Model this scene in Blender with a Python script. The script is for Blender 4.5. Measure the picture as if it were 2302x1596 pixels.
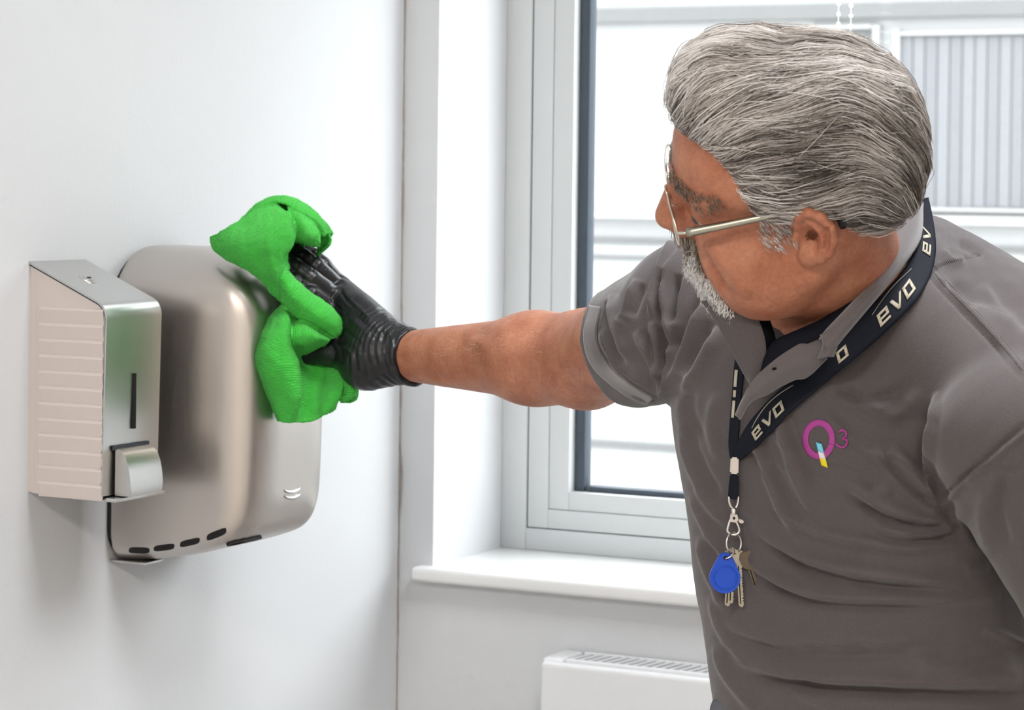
import bpy, bmesh, math, random
import numpy as np
from mathutils import Vector, Matrix
from mathutils.bvhtree import BVHTree

scene = bpy.context.scene
for o in list(bpy.data.objects):
    bpy.data.objects.remove(o)
COL = scene.collection
random.seed(4)
rng = np.random.default_rng(7)

# ------------------------------------------------------------------ camera
IMG_W, IMG_H = 2302, 1596
F = 5700.0
TH, PITCH, ROLL = math.radians(26.6), math.radians(0.9), math.radians(0.72)
CAM = np.array([1.796, -3.23, 1.55])
AX = np.array([-math.sin(TH)*math.cos(PITCH), math.cos(TH)*math.cos(PITCH), -math.sin(PITCH)])
_ri = np.array([math.cos(TH), math.sin(TH), 0.0])
_up = np.cross(_ri, AX)
RI = _ri*math.cos(ROLL) + _up*math.sin(ROLL)
UP = _up*math.cos(ROLL) - _ri*math.sin(ROLL)
U0, V0 = 1151.0, 410.0 + F*math.tan(PITCH)
cd = bpy.data.cameras.new('camera')
cam = bpy.data.objects.new('camera', cd)
COL.objects.link(cam)
cd.sensor_fit = 'HORIZONTAL'; cd.sensor_width = 36.0
cd.lens = F/IMG_W*36.0
cd.shift_y = (V0 - IMG_H/2)/IMG_W
cd.clip_start = 0.05; cd.clip_end = 200
M = Matrix.Identity(4)
for i in range(3):
    M[i][0] = RI[i]; M[i][1] = UP[i]; M[i][2] = -AX[i]; M[i][3] = CAM[i]
cam.matrix_world = M
cd.dof.use_dof = True
cd.dof.focus_distance = 2.50
cd.dof.aperture_fstop = 15.0
scene.camera = cam
cy_ = scene.cycles
cy_.max_bounces = 5; cy_.diffuse_bounces = 3; cy_.glossy_bounces = 3; cy_.transmission_bounces = 3; cy_.transparent_max_bounces = 8
cy_.caustics_reflective = False; cy_.caustics_refractive = False
cy_.use_adaptive_sampling = True; cy_.adaptive_threshold = 0.06; cy_.adaptive_min_samples = 12

# ------------------------------------------------------------------ light
scene.view_settings.view_transform = 'Standard'
scene.view_settings.look = 'None'
scene.view_settings.gamma = 1.0
scene.view_settings.use_curve_mapping = False
scene.view_settings.exposure = 0.12
SKY = 7.5
world = bpy.data.worlds.new('overcast_sky'); scene.world = world
world.use_nodes = True
bg = world.node_tree.nodes['Background']
bg.inputs[0].default_value = (0.93, 0.965, 1.0, 1)
bg.inputs[1].default_value = SKY
# overhead panel near the window, plus two unseen panels added for frontal fill
UNSEEN_PANELS = [(1.25, -0.95, 22.0, (0.95, 0.97, 1.0)), (1.15, -3.75, 52.0, (1.0, 0.93, 0.87)), (2.65, -3.75, 36.0, (1.0, 0.93, 0.87))]

# ------------------------------------------------------------------ helpers
def ray(u, v): return AX + RI*((u-U0)/F) + UP*((V0-v)/F)
def P(u, v, Z): return CAM + ray(u, v)*Z
def onx(u, v, x=0.): r = ray(u, v); return CAM + r*((x-CAM[0])/r[0])
def ony(u, v, y=0.): r = ray(u, v); return CAM + r*((y-CAM[1])/r[1])
def proj(p):
    d = np.asarray(p, float) - CAM
    z = d @ AX
    return U0 + F*(d @ RI)/z, V0 - F*(d @ UP)/z, z

def mat(name, color, rough=0.5, metal=0.0, noise=0.0, nscale=40.0, bump=0.0, bscale=200.0, sheen=0.0,
        spec=0.5, aniso=0.0, sub=0.0, subcol=None, coat=0.0, stretch=None, trans=0.0, ior=1.45):
    m = bpy.data.materials.new(name); m.use_nodes = True
    nt = m.node_tree; b = nt.nodes['Principled BSDF']
    b.inputs['Base Color'].default_value = (*color, 1)
    b.inputs['Roughness'].default_value = rough
    b.inputs['Metallic'].default_value = metal
    b.inputs['Specular IOR Level'].default_value = spec
    b.inputs['IOR'].default_value = ior
    if sheen: b.inputs['Sheen Weight'].default_value = sheen
    if aniso: b.inputs['Anisotropic'].default_value = aniso
    if coat: b.inputs['Coat Weight'].default_value = coat
    if trans: b.inputs['Transmission Weight'].default_value = trans
    if sub:
        b.inputs['Subsurface Weight'].default_value = sub
        b.inputs['Subsurface Radius'].default_value = subcol or (0.012, 0.005, 0.003)
        b.inputs['Subsurface Scale'].default_value = 1.0
    tc = nt.nodes.new('ShaderNodeTexCoord')
    vec = tc.outputs['Object']
    if stretch:
        mp = nt.nodes.new('ShaderNodeMapping'); mp.inputs['Scale'].default_value = stretch
        nt.links.new(vec, mp.inputs['Vector']); vec = mp.outputs['Vector']
    if noise:
        n = nt.nodes.new('ShaderNodeTexNoise'); n.inputs['Scale'].default_value = nscale; n.inputs['Detail'].default_value = 6
        nt.links.new(vec, n.inputs['Vector'])
        r = nt.nodes.new('ShaderNodeMapRange')
        r.inputs['To Min'].default_value = 1-noise; r.inputs['To Max'].default_value = 1+noise
        nt.links.new(n.outputs['Fac'], r.inputs['Value'])
        mx = nt.nodes.new('ShaderNodeVectorMath'); mx.operation = 'SCALE'
        mx.inputs[0].default_value = color
        nt.links.new(r.outputs['Result'], mx.inputs['Scale'])
        nt.links.new(mx.outputs['Vector'], b.inputs['Base Color'])
    if bump:
        n = nt.nodes.new('ShaderNodeTexNoise'); n.inputs['Scale'].default_value = bscale; n.inputs['Detail'].default_value = 4
        nt.links.new(vec, n.inputs['Vector'])
        bp = nt.nodes.new('ShaderNodeBump'); bp.inputs['Strength'].default_value = bump; bp.inputs['Distance'].default_value = 0.002
        nt.links.new(n.outputs['Fac'], bp.inputs['Height']); nt.links.new(bp.outputs['Normal'], b.inputs['Normal'])
    return m

MAT = {}
def link(o, parent=None):
    COL.objects.link(o)
    if parent is not None: o.parent = parent
    return o
def mesh_obj(name, verts, faces, m, parent=None, smooth=True):
    me = bpy.data.meshes.new(name)
    verts = np.asarray(verts, np.float32)
    if isinstance(faces, np.ndarray):
        n, k = faces.shape
        me.vertices.add(len(verts)); me.vertices.foreach_set('co', verts.ravel())
        me.loops.add(n*k); me.loops.foreach_set('vertex_index', faces.astype(np.int32).ravel())
        me.polygons.add(n); me.polygons.foreach_set('loop_start', np.arange(0, n*k, k, dtype=np.int32))
        me.polygons.foreach_set('loop_total', np.full(n, k, np.int32))
        me.update(calc_edges=True)
    else:
        me.from_pydata(verts.tolist(), [], faces)
    if smooth: me.polygons.foreach_set('use_smooth', [True]*len(me.polygons))
    me.materials.append(m)
    return link(bpy.data.objects.new(name, me), parent)
def bm_obj(name, bm, m, parent=None, smooth=False, angle=None):
    bmesh.ops.recalc_face_normals(bm, faces=bm.faces)
    me = bpy.data.meshes.new(name); bm.to_mesh(me); bm.free()
    me.materials.append(m)
    if smooth:
        me.polygons.foreach_set('use_smooth', [True]*len(me.polygons))
        if angle is not None:
            me.set_sharp_from_angle(angle=angle)
    return link(bpy.data.objects.new(name, me), parent)
def box_bm(x0, x1, y0, y1, z0, z1, bevel=0.0, seg=2, bm=None):
    bm2 = bmesh.new()
    bmesh.ops.create_cube(bm2, size=1)
    for v in bm2.verts:
        v.co = Vector(((x0+x1)/2+v.co.x*(x1-x0), (y0+y1)/2+v.co.y*(y1-y0), (z0+z1)/2+v.co.z*(z1-z0)))
    if bevel: bmesh.ops.bevel(bm2, geom=bm2.edges[:], offset=bevel, segments=seg, affect='EDGES', profile=0.5)
    if bm is None: return bm2
    me = bpy.data.meshes.new('t'); bm2.to_mesh(me); bm2.free(); bm.from_mesh(me); bpy.data.meshes.remove(me)
    return bm
def box(name, x0, x1, y0, y1, z0, z1, m, parent=None, bevel=0.0, seg=2):
    return bm_obj(name, box_bm(x0, x1, y0, y1, z0, z1, bevel, seg), m, parent, smooth=bevel > 0, angle=math.radians(40))
def prism_bm(pts, axis_vec, bm=None):
    """extrude a planar polygon (3-D points) along a vector"""
    bm = bm or bmesh.new()
    a = [bm.verts.new(tuple(p)) for p in pts]
    b = [bm.verts.new(tuple(np.asarray(p)+np.asarray(axis_vec))) for p in pts]
    n = len(pts)
    bm.faces.new(a); bm.faces.new(b[::-1])
    for i in range(n): bm.faces.new((a[i], b[i], b[(i+1) % n], a[(i+1) % n]))
    return bm
def crom(pts, n):
    """Catmull-Rom resample of an (k,d) polyline to n points"""
    p = np.asarray(pts, float); k = len(p)
    if k == 2: return p[0]+(p[1]-p[0])*np.linspace(0, 1, n)[:, None]
    q = np.vstack([2*p[0]-p[1], p, 2*p[-1]-p[-2]])
    t = np.linspace(0, k-1, n); i = np.minimum(t.astype(int), k-2); f = (t-i)[:, None]
    a, b, c, d = q[i], q[i+1], q[i+2], q[i+3]
    return 0.5*((2*b)+(c-a)*f+(2*a-5*b+4*c-d)*f**2+(3*b-a-3*c+d)*f**3)
def tube_arrays(path, radii, sides=8, closed=False, flat=1.0, upv=None):
    p = np.asarray(path, float); n = len(p)
    r = np.broadcast_to(np.asarray(radii, float), (n,))
    if closed: t = np.roll(p, -1, 0)-np.roll(p, 1, 0)
    else: t = np.gradient(p, axis=0)
    t /= np.linalg.norm(t, axis=1)[:, None]+1e-12
    up0 = np.array(upv, float) if upv is not None else (np.array([0, 0, 1.]) if abs(t[0][2]) < .9 else np.array([1., 0, 0]))
    vs = []; nrm = None
    for i in range(n):
        b = up0 if nrm is None or upv is not None else nrm
        nn = b - t[i]*(b @ t[i]); nn /= np.linalg.norm(nn)+1e-12; nrm = nn
        bb = np.cross(t[i], nn)
        a = np.linspace(0, 2*np.pi, sides, endpoint=False)
        vs.append(p[i]+r[i]*(np.cos(a)[:, None]*nn*flat+np.sin(a)[:, None]*bb))
    v = np.vstack(vs); f = []
    for i in range(n if closed else n-1):
        j = (i+1) % n
        for k in range(sides):
            f.append((i*sides+k, i*sides+(k+1) % sides, j*sides+(k+1) % sides, j*sides+k))
    if not closed:
        f.append(tuple(range(sides))[::-1]); f.append(tuple((n-1)*sides+k for k in range(sides)))
    return v, f
def tube(name, path, radii, m, parent=None, sides=8, closed=False, flat=1.0, upv=None):
    v, f = tube_arrays(path, radii, sides, closed, flat, upv)
    return mesh_obj(name, v, f, m, parent)
def join_arrays(parts):
    V, Fc, k = [], [], 0
    for v, f in parts:
        V.append(np.asarray(v)); Fc += [tuple(i+k for i in q) for q in f]; k += len(v)
    return np.vstack(V), Fc
def tag(o, label, cat, group=None, kind=None):
    o['label'] = label; o['category'] = cat
    if group: o['group'] = group
    if kind: o['kind'] = kind
    return o
def struct(o, label=None):
    o['kind'] = 'structure'
    if label: o['label'] = label
    return o
def empty(name, loc=(0, 0, 0)):
    o = bpy.data.objects.new(name, None); COL.objects.link(o); o.location = loc
    o.empty_display_size = 0.05
    return o
def adopt(parent, *kids):
    """parent world-space meshes under an Empty that stands at its own base"""
    for k in kids:
        k.parent = parent
        k.matrix_parent_inverse = Matrix.Translation(-Vector(parent.location))

# ---- implicit surfaces: smooth unions meshed with sparse surface nets
def smin(a, b, k):
    h = np.clip(0.5+0.5*(b-a)/k, 0, 1); return b*(1-h)+a*h-k*h*(1-h)
def smax(a, b, k): return -smin(-a, -b, k)
def s_ell(p, c, r):
    q = (p-np.asarray(c, np.float32))/np.asarray(r, np.float32)
    k0 = np.sqrt((q*q).sum(1)+1e-9); q2 = q/np.asarray(r, np.float32); k1 = np.sqrt((q2*q2).sum(1)+1e-9)
    return k0*(k0-1)/k1
def s_sph(p, c, r): return np.sqrt(((p-np.asarray(c, np.float32))**2).sum(1))-r
def s_cone(p, a, b, ra, rb):
    a = np.asarray(a, np.float32); b = np.asarray(b, np.float32)
    ab = b-a; t = np.clip(((p-a) @ ab)/(ab @ ab), 0, 1)
    return np.sqrt(((p-a-t[:, None]*ab)**2).sum(1))-(ra+(rb-ra)*t)
def s_path(p, pts, radii, k=0.004):
    d = None
    for i in range(len(pts)-1):
        e = s_cone(p, pts[i], pts[i+1], radii[i], radii[i+1])
        d = e if d is None else smin(d, e, k)
    return d
def near(p, c, r, fn, pad=0.05):
    """evaluate fn only inside a bounding sphere, a distance bound outside"""
    b = np.sqrt(((p-np.asarray(c, np.float32))**2).sum(1))-r
    m = b < pad
    if m.all(): return fn(p)
    out = np.maximum(b, pad*0.8).astype(np.float32)
    if m.any(): out[m] = fn(p[m])
    return out
def sdf_mesh(f, lo, hi, h, B=12, slack=1.6):
    lo = np.asarray(lo, float); hi = np.asarray(hi, float)
    nb = np.ceil((hi-lo)/(h*B)).astype(int)
    g = np.stack(np.meshgrid(*[np.arange(n) for n in nb], indexing='ij'), -1).reshape(-1, 3)
    ctr = (lo+(g+0.5)*h*B).astype(np.float32)
    d = f(ctr)
    keep = g[np.abs(d) < slack*h*B*0.87]
    N = nb*B+1
    loc = np.stack(np.meshgrid(*[np.arange(B+1)]*3, indexing='ij'), -1).reshape(-1, 3)
    vals = np.empty((len(keep), B+1, B+1, B+1), np.float32)
    CH = 24
    for s in range(0, len(keep), CH):
        kk = keep[s:s+CH]
        gi = kk[:, None, :]*B+loc[None]
        pts = (lo+gi.reshape(-1, 3)*h).astype(np.float32)
        vals[s:s+CH] = f(pts).reshape(-1, B+1, B+1, B+1)
    ins = vals < 0
    # active cells
    c8 = [ins[:, i:B+i, j:B+j, k:B+k] for i in (0, 1) for j in (0, 1) for k in (0, 1)]
    cnt = sum(c.astype(np.int8) for c in c8)
    bi, ci, cj, ck = np.nonzero((cnt > 0) & (cnt < 8))
    cell = keep[bi]*B+np.stack([ci, cj, ck], 1)
    key = (cell[:, 0].astype(np.int64)*N[1]+cell[:, 1])*N[2]+cell[:, 2]
    acc = np.zeros((len(bi), 3)); num = np.zeros(len(bi))
    corner = {}
    for i in (0, 1):
        for j in (0, 1):
            for k in (0, 1): corner[(i, j, k)] = vals[bi, ci+i, cj+j, ck+k]
    for a0 in corner:
        for ax in range(3):
            if a0[ax] == 0:
                b0 = list(a0); b0[ax] = 1; b0 = tuple(b0)
                va, vb = corner[a0], corner[b0]
                cr = (va < 0) != (vb < 0)
                t = np.where(cr, va/(va-vb+1e-20), 0)
                pos = np.tile(np.array(a0, float), (len(bi), 1)); pos[:, ax] += t
                acc += np.where(cr[:, None], pos, 0); num += cr
    vert = lo+(cell+acc/num[:, None])*h
    order = np.argsort(key); skey = key[order]
    def find(c):
        kk = (c[:, 0].astype(np.int64)*N[1]+c[:, 1])*N[2]+c[:, 2]
        i = np.clip(np.searchsorted(skey, kk), 0, len(skey)-1)
        return np.where(skey[i] == kk, order[i], -1)
    quads = []
    for ax in range(3):
        sl0 = [slice(0, B)]*3; sl1 = [slice(0, B)]*3; sl1[ax] = slice(1, B+1)
        a = ins[(slice(None), *sl0)]; b = ins[(slice(None), *sl1)]
        e = np.nonzero(a != b)
        gp = keep[e[0]]*B+np.stack(e[1:], 1)
        inside = a[e]
        o1, o2 = (ax+1) % 3, (ax+2) % 3
        def off(d1, d2):
            c = gp.copy(); c[:, o1] -= d1; c[:, o2] -= d2; return find(c)
        q = np.stack([off(0, 0), off(1, 0), off(1, 1), off(0, 1)], 1)
        q = np.where(inside[:, None], q, q[:, ::-1])
        quads.append(q[(q >= 0).all(1)])
    return vert, np.vstack(quads)
def laplace(v, q, it=2, lam=0.5):
    e = np.vstack([q[:, [0, 1]], q[:, [1, 2]], q[:, [2, 3]], q[:, [3, 0]]])
    n = len(v)
    deg = np.bincount(e[:, 0], minlength=n)+np.bincount(e[:, 1], minlength=n)
    for _ in range(it):
        s = np.zeros_like(v)
        for c in range(3):
            s[:, c] = np.bincount(e[:, 0], v[e[:, 1], c], n)+np.bincount(e[:, 1], v[e[:, 0], c], n)
        v = v+lam*(s/np.maximum(deg, 1)[:, None]-v)
    return v
def vnormals(v, q):
    n = np.cross(v[q[:, 2]]-v[q[:, 0]], v[q[:, 3]]-v[q[:, 1]])
    o = np.zeros_like(v)
    for k in range(4):
        for c in range(3): o[:, c] += np.bincount(q[:, k], n[:, c], len(v))
    return o/(np.linalg.norm(o, axis=1)[:, None]+1e-12)
def vnoise(p, scale, seed=0):
    """cheap smooth pseudo-noise in [-1,1]"""
    r = np.random.default_rng(seed); out = 0
    for i in range(6):
        d = r.normal(size=3); d /= np.linalg.norm(d)
        out = out+np.sin((p @ d)*scale*(0.7+0.25*i)+r.uniform(0, 6.28))
    return out/6
def grid_patch(rows, nu, nv, thick=0.0, noise=None):
    """rows: list of lists of 3-D control points -> smooth grid (nu x nv), thickened along its normal"""
    R = [crom(r, nv) for r in rows]
    R = np.array(R)
    G = np.stack([crom(R[:, j], nu) for j in range(nv)], 1)
    du = np.gradient(G, axis=0); dv = np.gradient(G, axis=1)
    n = np.cross(du, dv); n /= np.linalg.norm(n, axis=2)[..., None]+1e-12
    if noise is not None: G = G+n*noise(G)[..., None]
    def idx(i, j, s): return s*nu*nv+i*nv+j
    V = [G.reshape(-1, 3)]
    uv = np.stack(np.meshgrid(np.linspace(0, 1, nu), np.linspace(0, 1, nv), indexing='ij'), -1).reshape(-1, 2)
    f = [(idx(i, j, 0), idx(i+1, j, 0), idx(i+1, j+1, 0), idx(i, j+1, 0)) for i in range(nu-1) for j in range(nv-1)]
    if thick:
        V.append((G-n*thick).reshape(-1, 3)); uv = np.vstack([uv, uv])
        f += [(idx(i, j, 1), idx(i, j+1, 1), idx(i+1, j+1, 1), idx(i+1, j, 1)) for i in range(nu-1) for j in range(nv-1)]
        for i in range(nu-1):
            f.append((idx(i, 0, 0), idx(i, 0, 1), idx(i+1, 0, 1), idx(i+1, 0, 0)))
            f.append((idx(i, nv-1, 0), idx(i+1, nv-1, 0), idx(i+1, nv-1, 1), idx(i, nv-1, 1)))
        for j in range(nv-1):
            f.append((idx(0, j, 0), idx(0, j+1, 0), idx(0, j+1, 1), idx(0, j, 1)))
            f.append((idx(nu-1, j, 0), idx(nu-1, j, 1), idx(nu-1, j+1, 1), idx(nu-1, j+1, 0)))
    return np.vstack(V), f, uv

# ================================================================== the room
RX, RY, RZ = 3.7, -4.8, 2.6
WOX0, WOX1, WOZ0, WOZ1 = 0.057, 1.24, 0.97, 2.28      # window opening in the far wall
WD = 0.217                                            # depth of the reveal to the frame
m_wall = mat('wall_paint', (0.670, 0.682, 0.695), 0.65, noise=0.015, nscale=3, bump=0.12, bscale=160)
m_white = mat('white_gloss_paint', (0.84, 0.84, 0.83), 0.3, noise=0.01, nscale=6)
m_ceil = mat('ceiling_paint', (0.78, 0.78, 0.77), 0.8, noise=0.02, nscale=5)
m_floor = mat('vinyl_floor', (0.52, 0.50, 0.48), 0.45, noise=0.1, nscale=8)
m_rear = mat('rear_wall_paint', (0.62, 0.60, 0.57), 0.7, noise=0.03, nscale=3)
m_crack = mat('cracked_caulk', (0.42, 0.36, 0.31), 0.8, noise=0.3, nscale=60)
wl = struct(box('wall_left', -0.12, 0, RY, 0.45, 0, RZ, m_wall), 'pale painted wall carrying the hand dryer and soap dispenser')
bm = bmesh.new()
for a in [(0, WOX0, 0, 0.36, 0, RZ), (WOX1, RX, 0, 0.36, 0, RZ), (WOX0, WOX1, 0, 0.36, 0, WOZ0), (WOX0, WOX1, 0, 0.36, WOZ1, RZ)]:
    box_bm(*a, bm=bm)
wb = struct(bm_obj('wall_back', bm, m_wall), 'white wall with the window recess and radiator')
struct(box('wall_right', RX, RX+0.12, RY, 0.36, 0, RZ, m_rear))
struct(box('wall_front', -0.12, RX+0.12, RY-0.12, RY, 0, RZ, m_rear))
struct(box('floor', -0.12, RX+0.12, RY-0.12, 0.36, -0.1, 0, m_floor))
struct(box('ceiling', -0.12, RX+0.12, RY-0.12, 0.45, RZ, RZ+0.1, m_ceil))
# cracked seam in the corner: an uneven thin bead, broken in places
def crack(name, pts, rad, parent, sides=5):
    pts = np.asarray(pts, float)
    r = rad*(0.35+0.9*np.abs(vnoise(pts, 60, 3))+0.5*rng.random(len(pts)))
    return tube(name, pts, r, m_crack, parent, sides)
zz = np.linspace(0.55, 1.98, 160)
crack('corner_crack', np.stack([0.0012+0.0012*vnoise(zz[:, None]*[[1, 1, 1]], 40, 5), -0.0012+0.0015*vnoise(zz[:, None]*[[1, 1, 1]], 25, 6), zz], 1), 0.0011, wl)
zz = np.linspace(1.06, 1.17, 30)
crack('corner_crack', np.stack([0.0015+0.004*np.sin((zz-1.06)/0.11*3.14), 0*zz-0.002, zz], 1), 0.0008, wl)
# window sill
sb = box_bm(0.034, WOX1+0.03, -0.026, WD+0.05, 0.972, 0.993, 0.006, 4)
sill = struct(bm_obj('trim_1', sb, m_white, smooth=True, angle=math.radians(50)), 'white window sill board with rounded front edge')
xx = np.linspace(0.05, 0.8, 110)
crack('dust_line', np.stack([xx, -0.0025-0.002*np.abs(vnoise(xx[:, None]*[[1, 1, 1]], 90, 2)), 0.9705-0.0012*np.abs(vnoise(xx[:, None]*[[1, 1, 1]], 70, 9))], 1), 0.0007, sill)

# window: fixed frame, sash, glazing bead, gasket, pane
m_frame = mat('window_white_aluminium', (0.64, 0.66, 0.665), 0.35)
m_gask = mat('grey_glazing_gasket', (0.075, 0.092, 0.115), 0.55, spec=0.2)
m_seam = mat('gap_shade_dark', (0.12, 0.11, 0.10), 0.8)
win = struct(empty('window_1', (0.95, 0.25, 0.99)), 'white framed window with grey glazing gasket')
def ring(name, x0, x1, z0, z1, w, y0, y1, m, parent, bevel=0.0015, wb_=None):
    wb_ = wb_ or w
    bm = bmesh.new()
    for a in [(x0, x0+w, y0, y1, z0, z1), (x1-w, x1, y0, y1, z0, z1), (x0+w, x1-w, y0, y1, z0, z0+wb_), (x0+w, x1-w, y0, y1, z1-w, z1)]:
        box_bm(*a, bevel=bevel, seg=2, bm=bm)
    o = bm_obj(name, bm, m, None, smooth=True, angle=math.radians(40)); adopt(parent, o); return o
XA, XB = WOX0, WOX1
ring('outer_frame', XA, XB, 0.993, WOZ1, 0.0425, WD, WD+0.09, m_frame, win, wb_=0.033)
ring('frame_gap_shade', XA+0.0415, XB-0.0415, 1.0245, WOZ1-0.0405, 0.004, WD+0.004, WD+0.07, m_seam, win, bevel=0)  # dark ring colours in the shadow of the joint round the sash
ring('sash', XA+0.0445, XB-0.0445, 1.0275, WOZ1-0.0435, 0.034, WD+0.002, WD+0.075, m_frame, win, wb_=0.029)
sashb = ring('glazing_bead', XA+0.0792, XB-0.0792, 1.0572, WOZ1-0.078, 0.0335, WD+0.003, WD+0.05, m_frame, win, wb_=0.0275)
ring('gasket', XA+0.1125, XB-0.1125, 1.0845, WOZ1-0.112, 0.0185, WD+0.020, WD+0.045, m_gask, win, bevel=0.004, wb_=0.009)
mg = bpy.data.materials.new('window_glass'); mg.use_nodes = True
nt = mg.node_tree; nt.nodes.clear()
out = nt.nodes.new('ShaderNodeOutputMaterial'); mixn = nt.nodes.new('ShaderNodeMixShader')
tr = nt.nodes.new('ShaderNodeBsdfTransparent'); tr.inputs[0].default_value = (0.97, 0.98, 0.975, 1)
gl = nt.nodes.new('ShaderNodeBsdfGlossy'); gl.inputs['Roughness'].default_value = 0.02
mixn.inputs[0].default_value = 0.05
nt.links.new(tr.outputs[0], mixn.inputs[1]); nt.links.new(gl.outputs[0], mixn.inputs[2])
nt.links.new(mixn.outputs[0], out.inputs[0])
o = box('pane', XA+0.12, XB-0.12, WD+0.028, WD+0.034, 1.09, WOZ1-0.12, mg); adopt(win, o)

# roller blind above the window with its bead chain
m_bead = mat('white_plastic_bead', (0.9, 0.9, 0.9), 0.3, sub=1.0, subcol=(0.006, 0.006, 0.006))
m_blind = mat('blind_fabric', (0.75, 0.75, 0.73), 0.8, noise=0.03, nscale=80)
xb1, yb1 = ony(1885, 20, 0.15)[0], 0.15
rb = tag(empty('roller_blind', (xb1, yb1, WOZ1)), 'rolled-up white blind with two strands of white bead chain in the window', 'blind')
t = [np.array([x, 0.15, 2.235]) for x in np.linspace(0.1, 1.2, 3)]
o = tube('roller_tube', t, 0.035, m_blind, None, 20); adopt(rb, o)
sp = bmesh.new(); bmesh.ops.create_icosphere(sp, subdivisions=2, radius=0.0031)
sme = bpy.data.meshes.new('bead'); sp.to_mesh(sme); sp.free(); sme.materials.append(m_bead)
sme.polygons.foreach_set('use_smooth', [True]*len(sme.polygons))
x1c, x2c = xb1, ony(1905, 20, 0.15)[0]
z0c = ony(1885, 9, 0.15)[2]; dz = z0c-ony(1885, 31.5, 0.15)[2]
for xs, zo in ((x1c, 0.0), (x2c, dz*-0.12)):
    n = 0
    for k in range(-10, 12):
        z = z0c-k*dz+zo
        if z > 2.21: continue
        b = bpy.data.objects.new('bead', sme); COL.objects.link(b); b.location = (xs, 0.15 if xs == x1c else 0.165, z)
        adopt(rb, b)
        b.location = (xs, 0.15 if xs == x1c else 0.165, z)
    o = tube('chain_cord', [(xs, 0.15 if xs == x1c else 0.165, 2.22), (xs, 0.15 if xs == x1c else 0.165, z0c-12*dz)], 0.0005, m_bead, None, 5); adopt(rb, o)

# ceiling panels: one overhead by the window, rear two added fill out of view
for i, (lx, ly, pw, lcol) in enumerate(UNSEEN_PANELS):
    t = tag(empty('unseen_ceiling_light', (lx, ly, RZ)), ['square ceiling light panel nearest the window', 'added unseen fill light panel behind the camera, dispenser side', 'added unseen fill light panel behind the camera, right side'][i], 'light', 'ceiling light panels')
    o = box('housing', lx-0.31, lx+0.31, ly-0.31, ly+0.31, RZ-0.03, RZ, m_white, bevel=0.004); adopt(t, o)
    ld = bpy.data.lights.new('panel_lamp', 'AREA'); ld.shape = 'SQUARE'; ld.size = 0.58; ld.energy = pw; ld.color = lcol
    lo = bpy.data.objects.new('panel_lamp', ld); COL.objects.link(lo); lo.location = (lx, ly, RZ-0.035); adopt(t, lo)

# radiator under the sill
m_rad = mat('radiator_enamel', (0.80, 0.81, 0.82), 0.35)
m_radd = mat('radiator_inside', (0.45, 0.45, 0.45), 0.6)
RT = 0.893
rad = tag(empty('panel_radiator', (0.85, -0.045, 0.2)), 'white panel heater with slotted top grille under the window sill', 'radiator')
bmr = bmesh.new(); box_bm(0.272, 1.45, -0.085, -0.005, 0.25, RT-0.002, 0.016, 5, bm=bmr)
def rbox(name, *a, m=m_rad, bevel=0.0, seg=3):
    o = box(name, *a, m, None, bevel, seg); adopt(rad, o); return o
rbox('front_panel', 0.272, 1.45, -0.086, -0.070, 0.25, RT-0.004, bevel=0.0075, seg=4)
bmr.free()
rbox('end_cap', 0.272, 0.303, -0.078, -0.004, 0.25, RT, bevel=0.005)
rbox('core', 0.300, 1.445, -0.070, -0.006, 0.25, RT-0.03, m=m_radd)
rbox('grille_rail', 0.306, 1.45, -0.0725, -0.064, RT-0.012, RT, bevel=0.002)
rbox('grille_rail', 0.306, 1.45, -0.014, -0.004, RT-0.012, RT, bevel=0.002)
slat_me = None
for k in range(84):
    x = 0.311+k*0.0135
    if slat_me is None:
        bmx = bmesh.new()
        pts = [(-0.0035, -0.066, 0), (0.0025, -0.066, 0), (0.0115, -0.012, 0), (0.0055, -0.012, 0)]
        prism_bm(pts, (0, 0, -0.008), bmx)
        o = bm_obj('grille_slat', bmx, m_rad); slat_me = o.data
    else:
        o = bpy.data.objects.new('grille_slat', slat_me); COL.objects.link(o)
    adopt(rad, o); o.location = (x, 0, RT-0.0005)
for x in (0.45, 1.27): rbox('bracket', x-0.02, x+0.02, -0.03, 0.0, 0.22, 0.3)

# ================================================================== outside: the white building opposite
FY = 18.0
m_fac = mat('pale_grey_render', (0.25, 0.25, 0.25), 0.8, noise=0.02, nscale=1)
m_fband = mat('grey_eave_shade_and_groove', (0.090, 0.090, 0.090), 0.6, noise=0.05, nscale=2)
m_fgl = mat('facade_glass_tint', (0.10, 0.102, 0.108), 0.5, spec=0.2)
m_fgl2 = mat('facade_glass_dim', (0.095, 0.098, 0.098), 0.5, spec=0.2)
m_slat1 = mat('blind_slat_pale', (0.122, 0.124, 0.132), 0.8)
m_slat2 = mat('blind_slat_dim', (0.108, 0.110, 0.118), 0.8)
m_ground = mat('pale_paving', (0.5, 0.5, 0.49), 0.9, noise=0.05, nscale=2)
struct(box('ground', -30, 40, 0.6, 40, -3.2, -3.0, m_ground))
bld = tag(empty('building', (5, FY, -3)), 'white rendered building seen blurred through the window', 'building')
def fpx(u0, u1, v0, v1, name, m, y0=0.0, y1=0.3, bevel=0):
    a = ony(u0, (v0+v1)/2, FY); b = ony(u1, (v0+v1)/2, FY); um = (u0+u1)/2
    z1 = ony(um, v0, FY)[2]; z0 = ony(um, v1, FY)[2]
    o = box(name, a[0], b[0], FY-y1, FY-y0, z0, z1, m, None, bevel); adopt(bld, o); return o
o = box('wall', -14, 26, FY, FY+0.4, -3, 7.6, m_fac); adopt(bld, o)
o = box('roof_edge', -14, 26, FY-0.45, FY+0.3, 7.5, 7.9, m_fac); adopt(bld, o)
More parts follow.
